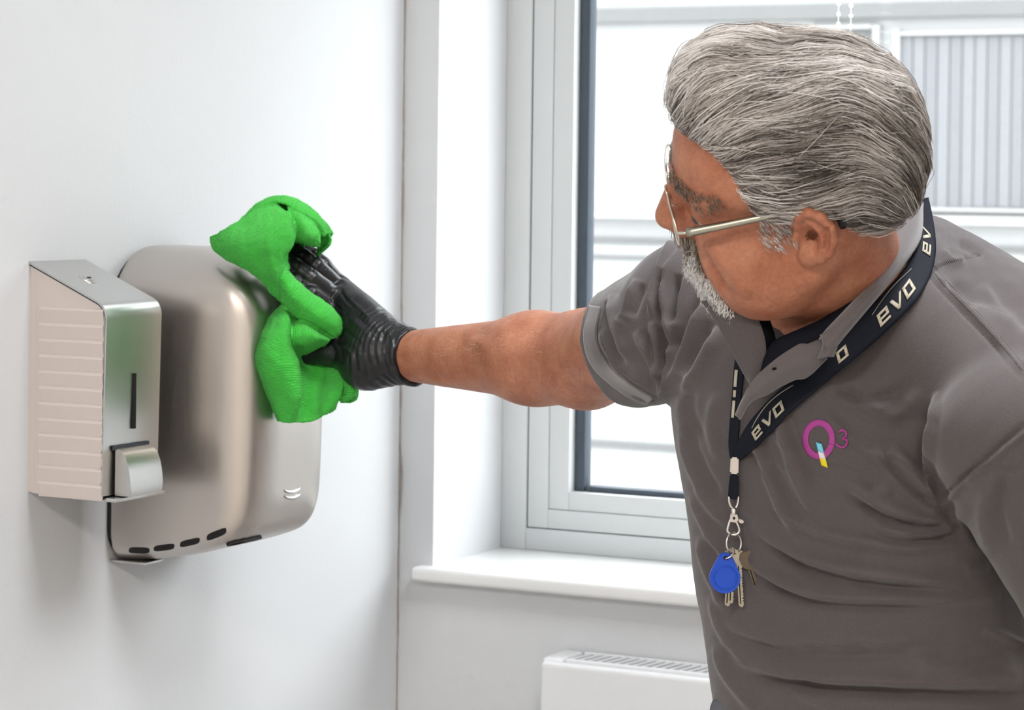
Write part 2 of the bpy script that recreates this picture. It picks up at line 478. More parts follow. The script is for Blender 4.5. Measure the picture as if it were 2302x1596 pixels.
fpx(300, 3600, 8, 42, 'eave_shade_fascia', m_fband, 0, 0.12)  # grey strip stands in for the shadow under the eave
def fwin(u0, u1, v0, v1, gm, slats=0):
    g = fpx(u0, u1, v0, v1, 'window', gm, 0.0, 0.03)
    for i, (a, b, c, d) in enumerate([(u0-14, u0, v0-8, v1+8), (u1, u1+14, v0-8, v1+8), (u0, u1, v0-8, v0), (u0, u1, v1, v1+8)]):
        f = fpx(a, b, c, d, 'window_frame', m_fac, 0.0, 0.09); f.parent = g; f.matrix_parent_inverse = Matrix.Identity(4)
    if slats:
        w = (u1-u0)/slats
        for k in range(slats):
            s = fpx(u0+k*w+1, u0+(k+1)*w-2.5, v0+6, v1-4, 'blind_slat', m_slat1 if (k*7) % 5 < 3 else m_slat2, 0.03, 0.045)
            s.parent = g; s.matrix_parent_inverse = Matrix.Identity(4)
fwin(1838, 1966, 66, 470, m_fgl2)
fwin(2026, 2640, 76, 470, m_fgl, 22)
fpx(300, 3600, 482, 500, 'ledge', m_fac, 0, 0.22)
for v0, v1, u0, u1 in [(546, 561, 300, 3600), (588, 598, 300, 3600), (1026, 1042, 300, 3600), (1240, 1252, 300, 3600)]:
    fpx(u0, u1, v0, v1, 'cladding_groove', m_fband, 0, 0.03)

# ================================================================== hand dryer
def steel(name, col, rough, aniso=0.0, stretch=(40, 40, 900), bump=0.05, rvar=0.12):
    m = mat(name, col, rough, 1.0, aniso=aniso)
    nt = m.node_tree; b = nt.nodes['Principled BSDF']
    tc = nt.nodes['Texture Coordinate']; mp = nt.nodes.new('ShaderNodeMapping'); mp.inputs['Scale'].default_value = stretch
    n = nt.nodes.new('ShaderNodeTexNoise'); n.inputs['Scale'].default_value = 1.0; n.inputs['Detail'].default_value = 5
    nt.links.new(tc.outputs['Object'], mp.inputs['Vector']); nt.links.new(mp.outputs['Vector'], n.inputs['Vector'])
    r = nt.nodes.new('ShaderNodeMapRange'); r.inputs['To Min'].default_value = rough-rvar/2; r.inputs['To Max'].default_value = rough+rvar/2
    nt.links.new(n.outputs['Fac'], r.inputs['Value']); nt.links.new(r.outputs['Result'], b.inputs['Roughness'])
    bp = nt.nodes.new('ShaderNodeBump'); bp.inputs['Strength'].default_value = bump; bp.inputs['Distance'].default_value = 0.0005
    nt.links.new(n.outputs['Fac'], bp.inputs['Height']); nt.links.new(bp.outputs['Normal'], b.inputs['Normal'])
    return m
m_steel = steel('brushed_steel_warm', (0.56, 0.52, 0.485), 0.36, stretch=(600, 600, 30))
m_steelb = steel('brushed_steel_bright', (0.60, 0.595, 0.58), 0.34, stretch=(40, 700, 40))
m_black = mat('black_plastic', (0.012, 0.012, 0.013), 0.4)
m_dark = mat('dark_vent', (0.006, 0.006, 0.006), 0.7)
DY0, DY1, DZ0, DZ1, DX = -0.728, -0.512, 1.082, 1.470, 0.212
def dryer_sdf(p):
    x, y, z = p[:, 0], p[:, 1], p[:, 2]
    yc, zc = (DY0+DY1)/2, (DZ0+DZ1)/2; hy, hz = (DY1-DY0)/2, (DZ1-DZ0)/2
    # front outline: big top radii
    def rbox2(a, b, ha, hb, r):
        qa = np.abs(a)-ha+r; qb = np.abs(b)-hb+r
        return np.sqrt(np.maximum(qa, 0)**2+np.maximum(qb, 0)**2)+np.minimum(np.maximum(qa, qb), 0)-r
    rr = np.where(z > zc, 0.085, 0.040).astype(np.float32)
    d1 = rbox2(y-yc, z-zc, hy, hz, rr)
    # plan: sides taper towards the front, round front corners
    tap = 0.17*np.clip(x, 0, 0.3)-0.016
    d2 = rbox2(np.abs(y-yc)+tap, x, hy+0.001, DX, 0.058)
    # profile: belly front, underside rising to the front, sloping crown
    top = DZ1+0.014-0.06*x-0.55*np.clip(x-0.07, 0, 1)**2/0.16*1.0
    d3 = smax(z-top, x-DX+0.55*np.clip((zc+0.02-z), 0, 1)**2+0.35*np.clip(z-zc-0.06, 0, 1)**2, 0.05)
    bot = DZ0-0.012+0.27*x+1.0*np.clip(x-0.10, 0, 1)**2
    d4 = (bot-z)*0.94
    d = smax(smax(d1, d2, 0.03), smax(d3, d4, 0.035), 0.03)
    return np.maximum(d, -x+0.006)
v, q = sdf_mesh(dryer_sdf, (-0.01, DY0-0.02, DZ0-0.02), (DX+0.03, DY1+0.02, DZ1+0.02), 0.0028)
v = laplace(v, q, 10, 0.5); v[:, 0] = np.maximum(v[:, 0], 0.0045)
dry = tag(empty('hand_dryer', (0, (DY0+DY1)/2, DZ0)), 'brushed stainless steel hand dryer on the wall beneath the green cloth', 'hand dryer')
shell = mesh_obj('shell', v, q, m_steel); adopt(dry, shell)
dbvh = BVHTree.FromPolygons([Vector(a) for a in v], [list(map(int, a)) for a in q])
def dhit(u, w):
    r = Vector(ray(u, w)).normalized()
    loc, nrm, i, d = dbvh.ray_cast(Vector(CAM), r)
    return (None, None) if loc is None else (np.array(loc), np.array(nrm))
o = box('back_plate', 0.0, 0.006, DY0+0.004, DY1-0.004, DZ0+0.012, DZ1-0.012, m_black, None, 0.0); 
bpm = bmesh.new()
def rrect(y0, y1, z0, z1, rt, rb_, n=8):
    pts = []
    for cy, cz, r, a0 in [(y1-rt, z1-rt, rt, 0), (y0+rt, z1-rt, rt, 90), (y0+rb_, z0+rb_, rb_, 180), (y1-rb_, z0+rb_, rb_, 270)]:
        for k in range(n+1):
            a = math.radians(a0+90*k/n); pts.append((cy+r*math.cos(a), cz+r*math.sin(a)))
    return pts
bpy.data.objects.remove(o)
prism_bm([(0.0, a, b) for a, b in rrect(DY0+0.006, DY1-0.006, DZ0+0.009, DZ1-0.008, 0.08, 0.036)], (0.0065, 0, 0), bpm)
adopt(dry, bm_obj('back_plate', bpm, m_black))
# intake slots: stadium plates let into the shell
def slot(name, u, w, du, dv, rise, m, par, depth=0.004, skew=0.0, lift=0.0009):
    h, n = dhit(u, w)
    if h is None: return
    pts = []
    N = 24
    for k in range(N):
        a = 2*math.pi*k/N
        ca, sa = math.cos(a), math.sin(a)
        e = 0.55
        px = du*np.sign(ca)*abs(ca)**e; py = dv*np.sign(sa)*abs(sa)**e
        hh, _ = dhit(u+px-skew*py, w+py+rise*px)
        if hh is None: hh = h
        pts.append(hh+n*lift)
    bm = bmesh.new()
    c = bm.verts.new(tuple(np.mean(pts, 0)))
    vs = [bm.verts.new(tuple(a)) for a in pts]; vb = [bm.verts.new(tuple(a-n*depth)) for a in pts]
    for k in range(N):
        bm.faces.new((c, vs[k], vs[(k+1) % N])); bm.faces.new((vs[k], vb[k], vb[(k+1) % N], vs[(k+1) % N]))
    adopt(par, bm_obj(name, bm, m))
for u, w, du, dv, rise in [(313, 1237, 23, 6.5, 0.03), (369, 1230.5, 23, 6.5, -0.12), (427, 1219, 22, 7, -0.22), (487, 1200.5, 22, 8, -0.38)]:
    slot('intake_slot', u, w, du, dv, rise, m_dark, dry)
slot('air_outlet', 548, 1214, 40, 3.4, -0.22, m_dark, dry, lift=0.0022)
# two crescent marks on the front
for (w0, s) in ((1100, 1), (1113, 1)):
    pts = []
    for a in np.linspace(0.12, math.pi-0.12, 15):
        h, n = dhit(656+17*math.cos(a)+1.5*math.sin(a), w0-3+9*math.sin(a)-3*math.cos(a))
        if h is not None: pts.append(h+n*0.0006)
    adopt(dry, tube('crescent_mark', pts, 0.0022*np.sin(np.linspace(0.1, math.pi-0.1, len(pts)))+0.0003, m_steelb, None, 6))
o = box('base_lip', 0.0, 0.052, DY0+0.012, DY0+0.05, DZ0+0.004, DZ0+0.007, m_steelb, None, 0.0006); adopt(dry, o)

# ================================================================== soap dispenser
m_plast = mat('beige_plastic', (0.67, 0.60, 0.565), 0.30, noise=0.02, nscale=300)
m_navy_edge = mat('dark_seal', (0.03, 0.035, 0.05), 0.4)
SY0, SY1 = -0.879, -0.771
XF = 0.1085
def disp_profile(off=0.0, r=0.021):
    """side outline in x,z: back bottom, front bottom, rounded front top, sloping top"""
    zb, zt, zf = 1.186+off, 1.4515-off, 1.404-off
    xf = XF-off
    pts = [(0.0, zb), (xf-0.004, zb+0.004)]
    sl = (zt-zf)/(XF-0.0)
    ang = math.atan2(zt-zf, XF)
    # arc between vertical front and sloping top
    tl = r*math.tan((math.pi/2-ang)/2)
    cz = zf-tl; cx = xf-r
    for k in range(9):
        a = (math.pi/2-ang)*k/8
        pts.append((cx+r*math.cos(a), cz+r*math.sin(a)))
    pts.append((0.0, pts[-1][1]+sl*(pts[-1][0])))
    return pts
sd = tag(empty('soap_dispenser', (0, (SY0+SY1)/2, 1.186)), 'steel fronted soap dispenser with ribbed beige sides, left of the hand dryer', 'soap dispenser')
pr = disp_profile()
pi_ = disp_profile(0.0016)
bmb = bmesh.new(); prism_bm([(x, SY0+0.0025, z) for x, z in pi_], (0, SY1-SY0-0.005, 0), bmb)
body = bm_obj('body', bmb, m_plast); adopt(sd, body)
# side panels: smooth sheet with a curved return at the wall and stepped horizontal ribs
def topz(x): return 1.4515-0.0012-(1.4515-1.404)/XF*x
for side, ys, sgn in ((0, SY0, -1), (1, SY1, 1)):
    pan = bmesh.new(); grid = []
    for x in list(np.linspace(0.0, 0.013, 6))+[0.03, 0.06, 0.09, XF-0.010, XF-0.006, XF-0.0035]:
        zt = topz(x)-(0.5*(x-(XF-0.012))**2/0.012*1.4+0.0 if x > XF-0.012 else 0)
        ret = 0.0040*(1-min(1, x/0.013))**2
        grid.append([pan.verts.new((x, ys-sgn*(0.0018+ret), z)) for z in (1.1865, zt)])
    for i in range(len(grid)-1): pan.faces.new((grid[i][0], grid[i+1][0], grid[i+1][1], grid[i][1]))
    panel = bm_obj('ribbed_side', pan, m_plast, None, smooth=True, angle=math.radians(35)); adopt(sd, panel)
    for k in range(1, 13):
        z1 = 1.4195-0.01815*k
        xm = min(XF-0.0045, (1.4515-0.0035-z1)/((1.4515-1.404)/XF))
        prof = [(0.0, z1), (0.0016, z1-0.0012), (0.0023, z1-0.0034), (0.0002, z1-0.0176), (0.0, z1-0.0178)]
        rb_ = bmesh.new(); prism_bm([(0.0155, ys-sgn*(0.0018-h), z) for h, z in prof], (xm-0.0155, 0, 0), rb_)
        o = bm_obj('rib', rb_, m_plast, None); o.parent = panel; o.matrix_parent_inverse = Matrix.Identity(4)
# steel cover wrapping the top and the front
def wrap(name, y0, y1, off0, off1, m, drop_last=False):
    a = disp_profile(off0); b = disp_profile(off1)
    a = a[1:]; b = b[1:]
    bm = bmesh.new(); n = len(a)
    A0 = [bm.verts.new((x, y0, z)) for x, z in a]; A1 = [bm.verts.new((x, y1, z)) for x, z in a]
    B0 = [bm.verts.new((x, y0, z)) for x, z in b]; B1 = [bm.verts.new((x, y1, z)) for x, z in b]
    for i in range(n-1):
        bm.faces.new((A0[i], A1[i], A1[i+1], A0[i+1])); bm.faces.new((B0[i], B0[i+1], B1[i+1], B1[i]))
        bm.faces.new((A0[i], A0[i+1], B0[i+1], B0[i])); bm.faces.new((A1[i], B1[i], B1[i+1], A1[i+1]))
    bm.faces.new((A0[0], B0[0], B1[0], A1[0])); bm.faces.new((A0[-1], A1[-1], B1[-1], B0[-1]))
    o = bm_obj(name, bm, m, None, smooth=True, angle=math.radians(30)); adopt(sd, o); return o
wrap('steel_cover', SY0, SY1, -0.0008, 0.0012, m_steelb)
wrap('dark_seal', SY0+0.0012, SY1-0.0012, 0.0011, 0.0026, m_navy_edge)
o = box('sight_slot', XF-0.001, XF+0.0014, -0.8262, -0.8212, 1.262, 1.3255, m_dark); adopt(sd, o)
# lock on the sloping top
sl = (1.4515-1.404)/XF
lk = bmesh.new(); bmesh.ops.create_cone(lk, cap_ends=True, segments=28, radius1=0.0125, radius2=0.0118, depth=0.0018)
bmesh.ops.create_cone(lk, cap_ends=True, segments=20, radius1=0.0070, radius2=0.0064, depth=0.0034)
o = bm_obj('lock', lk, m_steelb, None, smooth=True, angle=math.radians(35))
o.rotation_euler = (0, math.atan(sl), 0); o.location = (0.047, -0.829, 1.4515-sl*0.047+0.0012); adopt(sd, o)
kh = box('keyhole', -0.001, 0.001, -0.0035, 0.0035, 0, 0.0005, m_dark)
kh.rotation_euler = (0, math.atan(sl), 0); kh.location = (0.0476, -0.829, 1.4515-sl*0.047+0.003); adopt(sd, kh)
# push lever: quarter-round bar with side cheeks
def lever_prof(x0, n=12):
    pts = [(x0, 1.1885)]
    for k in range(n+1):
        a = math.pi/2*k/n
        pts.append((x0+0.0225*math.cos(a)**0.75, 1.1925+0.0495*math.sin(a)))
    pts[0] = (x0, 1.1885); pts.insert(1, (x0+0.0215, 1.1885))
    return pts
lv = bmesh.new(); prism_bm([(x, -0.861, z) for x, z in lever_prof(XF+0.0005)], (0, 0.064, 0), lv)
bmesh.ops.bevel(lv, geom=[e for e in lv.edges if abs(e.verts[0].co.y-e.verts[1].co.y) < 1e-6], offset=0.0012, segments=2, affect='EDGES')
lev = bm_obj('push_lever', lv, m_steelb, None, smooth=True, angle=math.radians(35)); adopt(sd, lev)
o = box('lever_recess', XF-0.001, XF+0.0009, -0.8645, -0.7935, 1.240, 1.2455, m_navy_edge); adopt(sd, o)
o = box('spout_plate', XF-0.05, XF+0.012, SY0+0.006, SY1-0.006, 1.1825, 1.187, m_steelb, None, 0.001); adopt(sd, o)

# ================================================================== the person
HB = np.array([[-0.9311, 0.3585, 0.0667], [-0.3193, -0.7132, -0.6240], [-0.1761, -0.6023, 0.7786]])   # columns: forward, left, up of the head
HO = np.array([1.0212, -1.1338, 1.5534])
def H(f, l, u): return HO+HB @ np.array([f, l, u])
LF = np.array([0.973, -0.232, 0.0]); FW = np.array([-0.232, -0.973, 0.0])
NB = P(1885, 700, 2.37)
RS = P(1560, 700, 2.50); RE = P(1318, 808, 2.76); RW = P(918, 800, 2.97)
LS = P(2318, 955, 2.25); LE = P(2565, 1395, 2.29)
# torso stations: image row, centre column, half width, half depth
ST = [(560, 1900, .045, .04), (620, 1890, .085, .062), (680, 1872, .125, .085), (760, 1862, .148, .10), (850, 1862, .156, .112), (950, 1868, .158, .118),
      (1050, 1882, .157, .120), (1200, 1915, .160, .125), (1330, 1934, .160, .130), (1420, 1948, .158, .130), (1530, 1966, .160, .132), (1640, 1992, .166, .132), (1900, 2000, .168, .125)]
_c = np.array([P(s[1], s[0], 2.40) for s in ST]); _ab = np.array([s[2:] for s in ST])
_zz = np.linspace(_c[-1, 2], _c[0, 2], 200)
def _ti(col):
    y = np.interp(_zz, _c[::-1, 2], col[::-1])
    k = np.ones(9)/9; yp = np.pad(y, 4, mode='edge'); return np.convolve(yp, k, 'valid')
TX, TY, TA, TB = _ti(_c[:, 0]), _ti(_c[:, 1]), _ti(_ab[:, 0]), _ti(_ab[:, 1])
def torso_sdf(p, grow=0.0):
    z = p[:, 2]
    cx = np.interp(z, _zz, TX); cy = np.interp(z, _zz, TY); a = np.interp(z, _zz, TA)+grow; b = np.interp(z, _zz, TB)+grow
    dx, dy = p[:, 0]-cx, p[:, 1]-cy
    l = dx*LF[0]+dy*LF[1]; w = dx*FW[0]+dy*FW[1]
    e = 2.3
    k = (np.abs(l/a)**e+np.abs(w/b)**e+1e-9)**(1/e)
    d = (k-1)*np.minimum(a, b)*0.97
    return smax(d, z-_c[0, 2]-grow, 0.03)
def ear_sdf(q):
    # q: forward, outward(|left|), up
    c = np.array([-0.010, 0.0785, -0.001]); t = q-c
    ca, sa = math.cos(math.radians(28)), math.sin(math.radians(28))     # flares out backwards
    f = t[:, 0]*ca-t[:, 1]*sa; o = t[:, 0]*sa+t[:, 1]*ca
    cb, sb_ = math.cos(math.radians(12)), math.sin(math.radians(12))    # leans back
    f2 = f*cb+t[:, 2]*sb_; u2 = -f*sb_+t[:, 2]*cb
    e = np.stack([f2, o, u2], 1).astype(np.float32)
    d = s_ell(e, (-0.002, 0, 0.004), (0.0185, 0.0042, 0.029))
    d = smin(d, s_ell(e, (0.002, 0.0, -0.026), (0.0105, 0.0048, 0.0115)), 0.006)
    hp = [(0.006, 0.004, 0.001), (0.013, 0.004, 0.012), (0.012, 0.0045, 0.023), (0.004, 0.005, 0.031), (-0.008, 0.0055, 0.031), (-0.0175, 0.0055, 0.022), (-0.021, 0.0055, 0.008), (-0.0185, 0.005, -0.007), (-0.012, 0.004, -0.018), (-0.004, 0.002, -0.026)]
    d = smin(d, s_path(e, hp, [.0036]+[.0043]*8+[.003], 0.003), 0.002)
    d = smin(d, s_path(e, [(0.004, 0.003, 0.021), (-0.006, 0.0045, 0.016), (-0.0115, 0.005, 0.003), (-0.008, 0.004, -0.011), (0.001, 0.003, -0.016)], [.0028]*5, 0.002), 0.004)
    d = smax(d, -s_ell(e, (0.0005, 0.0060, -0.001), (0.0095, 0.0085, 0.0145)), 0.004)
    d = smax(d, -s_ell(e, (-0.0155, 0.0075, 0.010), (0.0028, 0.0050, 0.0150)), 0.003)
    d = smin(d, s_ell(e, (0.0135, 0.003, -0.004), (0.004, 0.005, 0.0075)), 0.004)   # tragus
    return d
def head_sdf(p):
    q = ((p-HO.astype(np.float32)) @ HB.astype(np.float32))
    qs = q.copy(); qs[:, 1] = np.abs(qs[:, 1])
    d = s_ell(q, (-.008, 0, .046), (.098, .074, .083))
    d = smin(d, s_ell(q, (.044, 0, .046), (.052, .063, .058)), .02)
    d = smin(d, s_ell(q, (.048, 0, -.030), (.046, .055, .075)), .025)
    d = smin(d, s_ell(qs, (.060, .040, -.026), (.029, .026, .026)), .02)
    d = smin(d, s_ell(qs, (.036, .044, -.058), (.046, .030, .044)), .025)
    d = smin(d, s_cone(qs, (-.004, .052, -.052), (.064, .012, -.096), .018, .018), .025)
    d = smin(d, s_ell(q, (.071, 0, -.096), (.022, .024, .018)), .015)
    d = smin(d, s_ell(q, (.085, 0, -.058), (.017, .028, .026)), .015)
    d = smin(d, s_cone(qs, (.093, .010, .033), (.076, .052, .030), .009, .008), .012)
    d = smax(d, -s_ell(qs, (.104, .033, .012), (.015, .019, .012)), .012)
    d = smin(d, s_sph(qs, (.077, .033, .012), .0135), .006)
    d = smin(d, s_cone(q, (.096, 0, .026), (.113, 0, -.014), .0085, .0125), .010)
    d = smin(d, s_sph(qs, (.101, .012, -.020), .0105), .008)
    d = smin(d, s_ell(q, (.096, 0, -.054), (.008, .022, .006)), .006)
    d = smin(d, s_ell(q, (.094, 0, -.067), (.009, .020, .007)), .006)
    d = smax(d, -s_ell(q, (.106, 0, -.0605), (.011, .030, .0014)), .004)
    d = smin(d, s_ell(q, (.032, 0, -.099), (.045, .045, .028)), .03)
    nb = ((NB-HO) @ HB).astype(np.float32)
    d = smin(d, s_cone(q, (-.020, 0, -.015), nb, .056, .066), .028)
    return smin(d, near(qs, (-.010, .0785, 0), .045, ear_sdf, 0.012), .005)
def arm_path(p):
    d = s_cone(p, RS, RE, .054, .050)
    mid = RE+(RW-RE)*0.28
    d = smin(d, s_cone(p, RE, mid, .0515, .0465), .02)
    d = smin(d, s_cone(p, mid, RW, .0465, .0295), .03)
    return d
LW = P(2560, 1900, 2.34)
def body_sdf(p):
    d = near(p, HO+HB @ np.array([0, 0, .0]), .165, head_sdf)
    d = smin(d, s_cone(p, HO+HB @ np.array([-.02, 0, -.015]), NB, .056, .066), .012)
    d = smin(d, torso_sdf(p, -0.016), .03)
    d = smin(d, s_cone(p, NB, RS, .055, .05), .03)
    d = smin(d, s_cone(p, NB, LS, .055, .05), .03)
    d = smin(d, arm_path(p), .02)
    a = s_path(p, [LS, LE, LW], [.055, .045, .03], .02)
    a = smin(a, s_ell(p, LW+(LW-LE)*0.30, (.035, .045, .05)), .02)
    return smin(d, a, .02)
def skin_mat():
    m = mat('skin', (0.60, 0.30, 0.20), 0.48, sub=0.12, subcol=(0.010, 0.004, 0.002), spec=0.4)
    nt = m.node_tree; b = nt.nodes['Principled BSDF']; tc = nt.nodes['Texture Coordinate']
    def noise(scale, detail=5):
        n = nt.nodes.new('ShaderNodeTexNoise'); n.inputs['Scale'].default_value = scale; n.inputs['Detail'].default_value = detail
        nt.links.new(tc.outputs['Object'], n.inputs['Vector']); return n
    r1 = nt.nodes.new('ShaderNodeValToRGB'); n1 = noise(34)
    r1.color_ramp.elements[0].position = 0.34; r1.color_ramp.elements[0].color = (0.39, 0.142, 0.080, 1)
    r1.color_ramp.elements[1].position = 0.70; r1.color_ramp.elements[1].color = (0.52, 0.228, 0.135, 1)
    nt.links.new(n1.outputs['Fac'], r1.inputs['Fac'])
    n2 = noise(260); r2_ = nt.nodes.new('ShaderNodeMapRange'); r2_.inputs['To Min'].default_value = 0.72; r2_.inputs['To Max'].default_value = 1.25
    nt.links.new(n2.outputs['Fac'], r2_.inputs['Value'])
    mx = nt.nodes.new('ShaderNodeVectorMath'); mx.operation = 'SCALE'
    nt.links.new(r1.outputs['Color'], mx.inputs[0]); nt.links.new(r2_.outputs['Result'], mx.inputs['Scale'])
    nt.links.new(mx.outputs['Vector'], b.inputs['Base Color'])
    v = nt.nodes.new('ShaderNodeTexVoronoi'); v.inputs['Scale'].default_value = 700; nt.links.new(tc.outputs['Object'], v.inputs['Vector'])
    bp = nt.nodes.new('ShaderNodeBump'); bp.inputs['Strength'].default_value = 0.45; bp.inputs['Distance'].default_value = 0.0006
    nt.links.new(v.outputs['Distance'], bp.inputs['Height']); nt.links.new(bp.outputs['Normal'], b.inputs['Normal'])
    return m
m_skin = skin_mat()
FLOOR_C = np.array([1.05, -0.98, 0.0])
man = tag(empty('person', tuple(FLOOR_C)), 'grey-haired person in a grey polo shirt wiping the hand dryer with a gloved hand', 'person')
v, q = sdf_mesh(body_sdf, (0.33, -1.40, 0.82), (1.66, -0.60, 1.72), 0.0026, B=12)
v = laplace(v, q, 2, 0.5)
# creases and muscle relief on the skin: (image polyline, width px, depth m)
def px_all(v):
    d = v-CAM; z = d @ AX
    return U0+F*(d @ RI)/z, V0-F*(d @ UP)/z
def relief(v, q, folds, facing=-0.05, falloff=60):
    nrm = vnormals(v, q); view = CAM-v; view /= np.linalg.norm(view, axis=1)[:, None]
    fc = (nrm*view).sum(1); u, w = px_all(v); disp = np.zeros(len(v))
    ok = fc > facing
    for pts, width, amp, *rest in folds:
        asym = rest[0] if rest else 1.0
        pl = crom(pts, max(12, 6*len(pts)))
        x0, y0 = pl.min(0)-4*width*max(1, asym); x1, y1 = pl.max(0)+4*width*max(1, asym)
        sel = np.nonzero(ok & (u > x0) & (u < x1) & (w > y0) & (w < y1))[0]
        if not len(sel): continue
        uu = np.stack([u[sel], w[sel]], 1)
        best = np.full(len(sel), 1e9); sd_ = np.zeros(len(sel)); tt = np.zeros(len(sel)); n = len(pl)-1
        for i in range(n):
            a, b = pl[i], pl[i+1]; ab = b-a; L = ab @ ab+1e-9
            t = np.clip(((uu-a) @ ab)/L, 0, 1); e = uu-a-t[:, None]*ab
            dd = np.hypot(e[:, 0], e[:, 1]); s = np.sign(ab[0]*e[:, 1]-ab[1]*e[:, 0])
            m_ = dd < best; best[m_] = dd[m_]; sd_[m_] = s[m_]; tt[m_] = (i+t[m_])/n
        wd = np.where(sd_ > 0, width, width*asym)
        taper = np.clip(np.minimum(tt, 1-tt)*5, 0.0, 1)**0.8
        pr_ = np.exp(-(best/wd)**2)
        disp[sel] += amp*pr_*taper
    return v+nrm*(disp*np.clip((fc-facing)*6, 0, 1))[:, None]
SKIN_FOLDS = [
    ([(1550, 545), (1588, 588), (1618, 630), (1640, 670)], 8, -.0040), ([(1580, 535), (1624, 578), (1660, 632), (1690, 668)], 17, .0034),
    ([(1590, 600), (1610, 628), (1630, 660)], 7, -.0025),
    ([(1775, 470), (1768, 520), (1772, 575)], 6, -.0012), ([(1760, 520), (1758, 560), (1765, 590)], 5, -.0008),
    ([(1560, 530), (1600, 545), (1640, 540)], 9, -.0012), ([(1545, 500), (1575, 510), (1610, 500)], 6, -.001),
    ([(1620, 690), (1690, 735), (1790, 740), (1880, 700)], 9, -.0022), ([(1720, 755), (1800, 765), (1870, 735)], 8, -.0018),
    ([(1040, 765), (1075, 770), (1100, 790)], 16, .0022), ([(960, 850), (1010, 862), (1060, 850)], 7, .0015),
    ([(985, 745), (1060, 742), (1150, 725)], 14, .0012), ([(930, 838), (990, 845)], 6, -.0012),
    ([(1150, 815), (1230, 790), (1310, 775)], 30, .0012),
]
v = relief(v, q, SKIN_FOLDS)
body = mesh_obj('body', v, q, m_skin); adopt(man, body)

# ------------------------------------------------------------------ polo shirt
m_shirt = mat('grey_pique_cotton', (0.094, 0.082, 0.083), 0.85, noise=0.45, nscale=1300, sheen=0.28, spec=0.2)
def weave(m, scale, strength, dist=0.0006):
    nt = m.node_tree; b = nt.nodes['Principled BSDF']; tc = nt.nodes['Texture Coordinate']
    v = nt.nodes.new('ShaderNodeTexVoronoi'); v.inputs['Scale'].default_value = scale; nt.links.new(tc.outputs['Object'], v.inputs['Vector'])
    bp = nt.nodes.new('ShaderNodeBump'); bp.inputs['Strength'].default_value = strength; bp.inputs['Distance'].default_value = dist
    nt.links.new(v.outputs['Distance'], bp.inputs['Height']); nt.links.new(bp.outputs['Normal'], b.inputs['Normal'])
weave(m_shirt, 900, 0.3)
m_collar = mat('grey_collar_rib', (0.125, 0.112, 0.115), 0.8, noise=0.12, nscale=600, sheen=0.5, spec=0.2); weave(m_collar, 1100, 0.3)
m_navy = mat('navy_tape', (0.007, 0.008, 0.013), 0.85, noise=0.2, nscale=400, spec=0.15)
m_strap = mat('lanyard_navy', (0.007, 0.009, 0.016), 0.7, noise=0.2, nscale=900, spec=0.2)
HEMN = AX*0.5+(RI*-0.85-UP*0.52)*0.87; HEMN = HEMN/np.linalg.norm(HEMN)
HEMC = P(1391, 801, 2.64)
def shirt_sdf(p):
    d = torso_sdf(p, 0.0)
    d = smin(d, s_cone(p, P(1860, 690, 2.40), RS, .055, .066), .045)
    d = smin(d, s_cone(p, P(2055, 728, 2.31), P(2345, 1005, 2.24), .048, .072), .035)     # front of the shoulder
    d = smin(d, s_cone(p, P(2055, 690, 2.39), P(2340, 905, 2.38), .060, .075), .04)
    d = smin(d, s_cone(p, P(2050, 632, 2.49), P(2300, 800, 2.46), .066, .074), .07)      # hunched upper back
    d = smin(d, s_cone(p, P(2080, 800, 2.48), P(2280, 920, 2.42), .09, .080), .07)
    sl_ = s_cone(p, P(2284, 988, 2.215), P(2505, 1305, 2.245), .074, .086)                     # his left sleeve
    bk_ = s_cone(p, P(2300, 960, 2.27), P(2285, 880, 2.42), .066, .072)                    # deltoid joining sleeve and back
    d = smin(d, bk_, .05)
    d = smin(d, sl_, .012)
    s = s_cone(p, RS, P(1340, 800, 2.68), .066, .0555)
    s = smin(s, s_cone(p, P(1535, 770, 2.48), P(1432, 822, 2.59), .055, .040), .03)
    s = smax(s, ((p-HEMC.astype(np.float32)) @ HEMN.astype(np.float32)), .003)
    # hollow behind the hem so the sleeve is open round the arm
    s = np.maximum(s, -np.maximum(s+0.005, -((p-HEMC.astype(np.float32)) @ HEMN.astype(np.float32))-0.035))
    d = smin(d, s, .022)
    # neck opening
    nk = s_cone(p, H(-.02, 0, -.03), NB, .0545, .060)
    nk = smin(nk, s_cone(p, P(1740, 770, 2.22), P(1735, 700, 2.18), .022, .03), .03)
    d = smax(d, -nk, .006)
    return np.maximum(d, 0.945-p[:, 2])
v, q = sdf_mesh(shirt_sdf, (0.70, -1.30, 0.93), (1.66, -0.62, 1.62), 0.0023, B=14)
v = laplace(v, q, 4, 0.5)
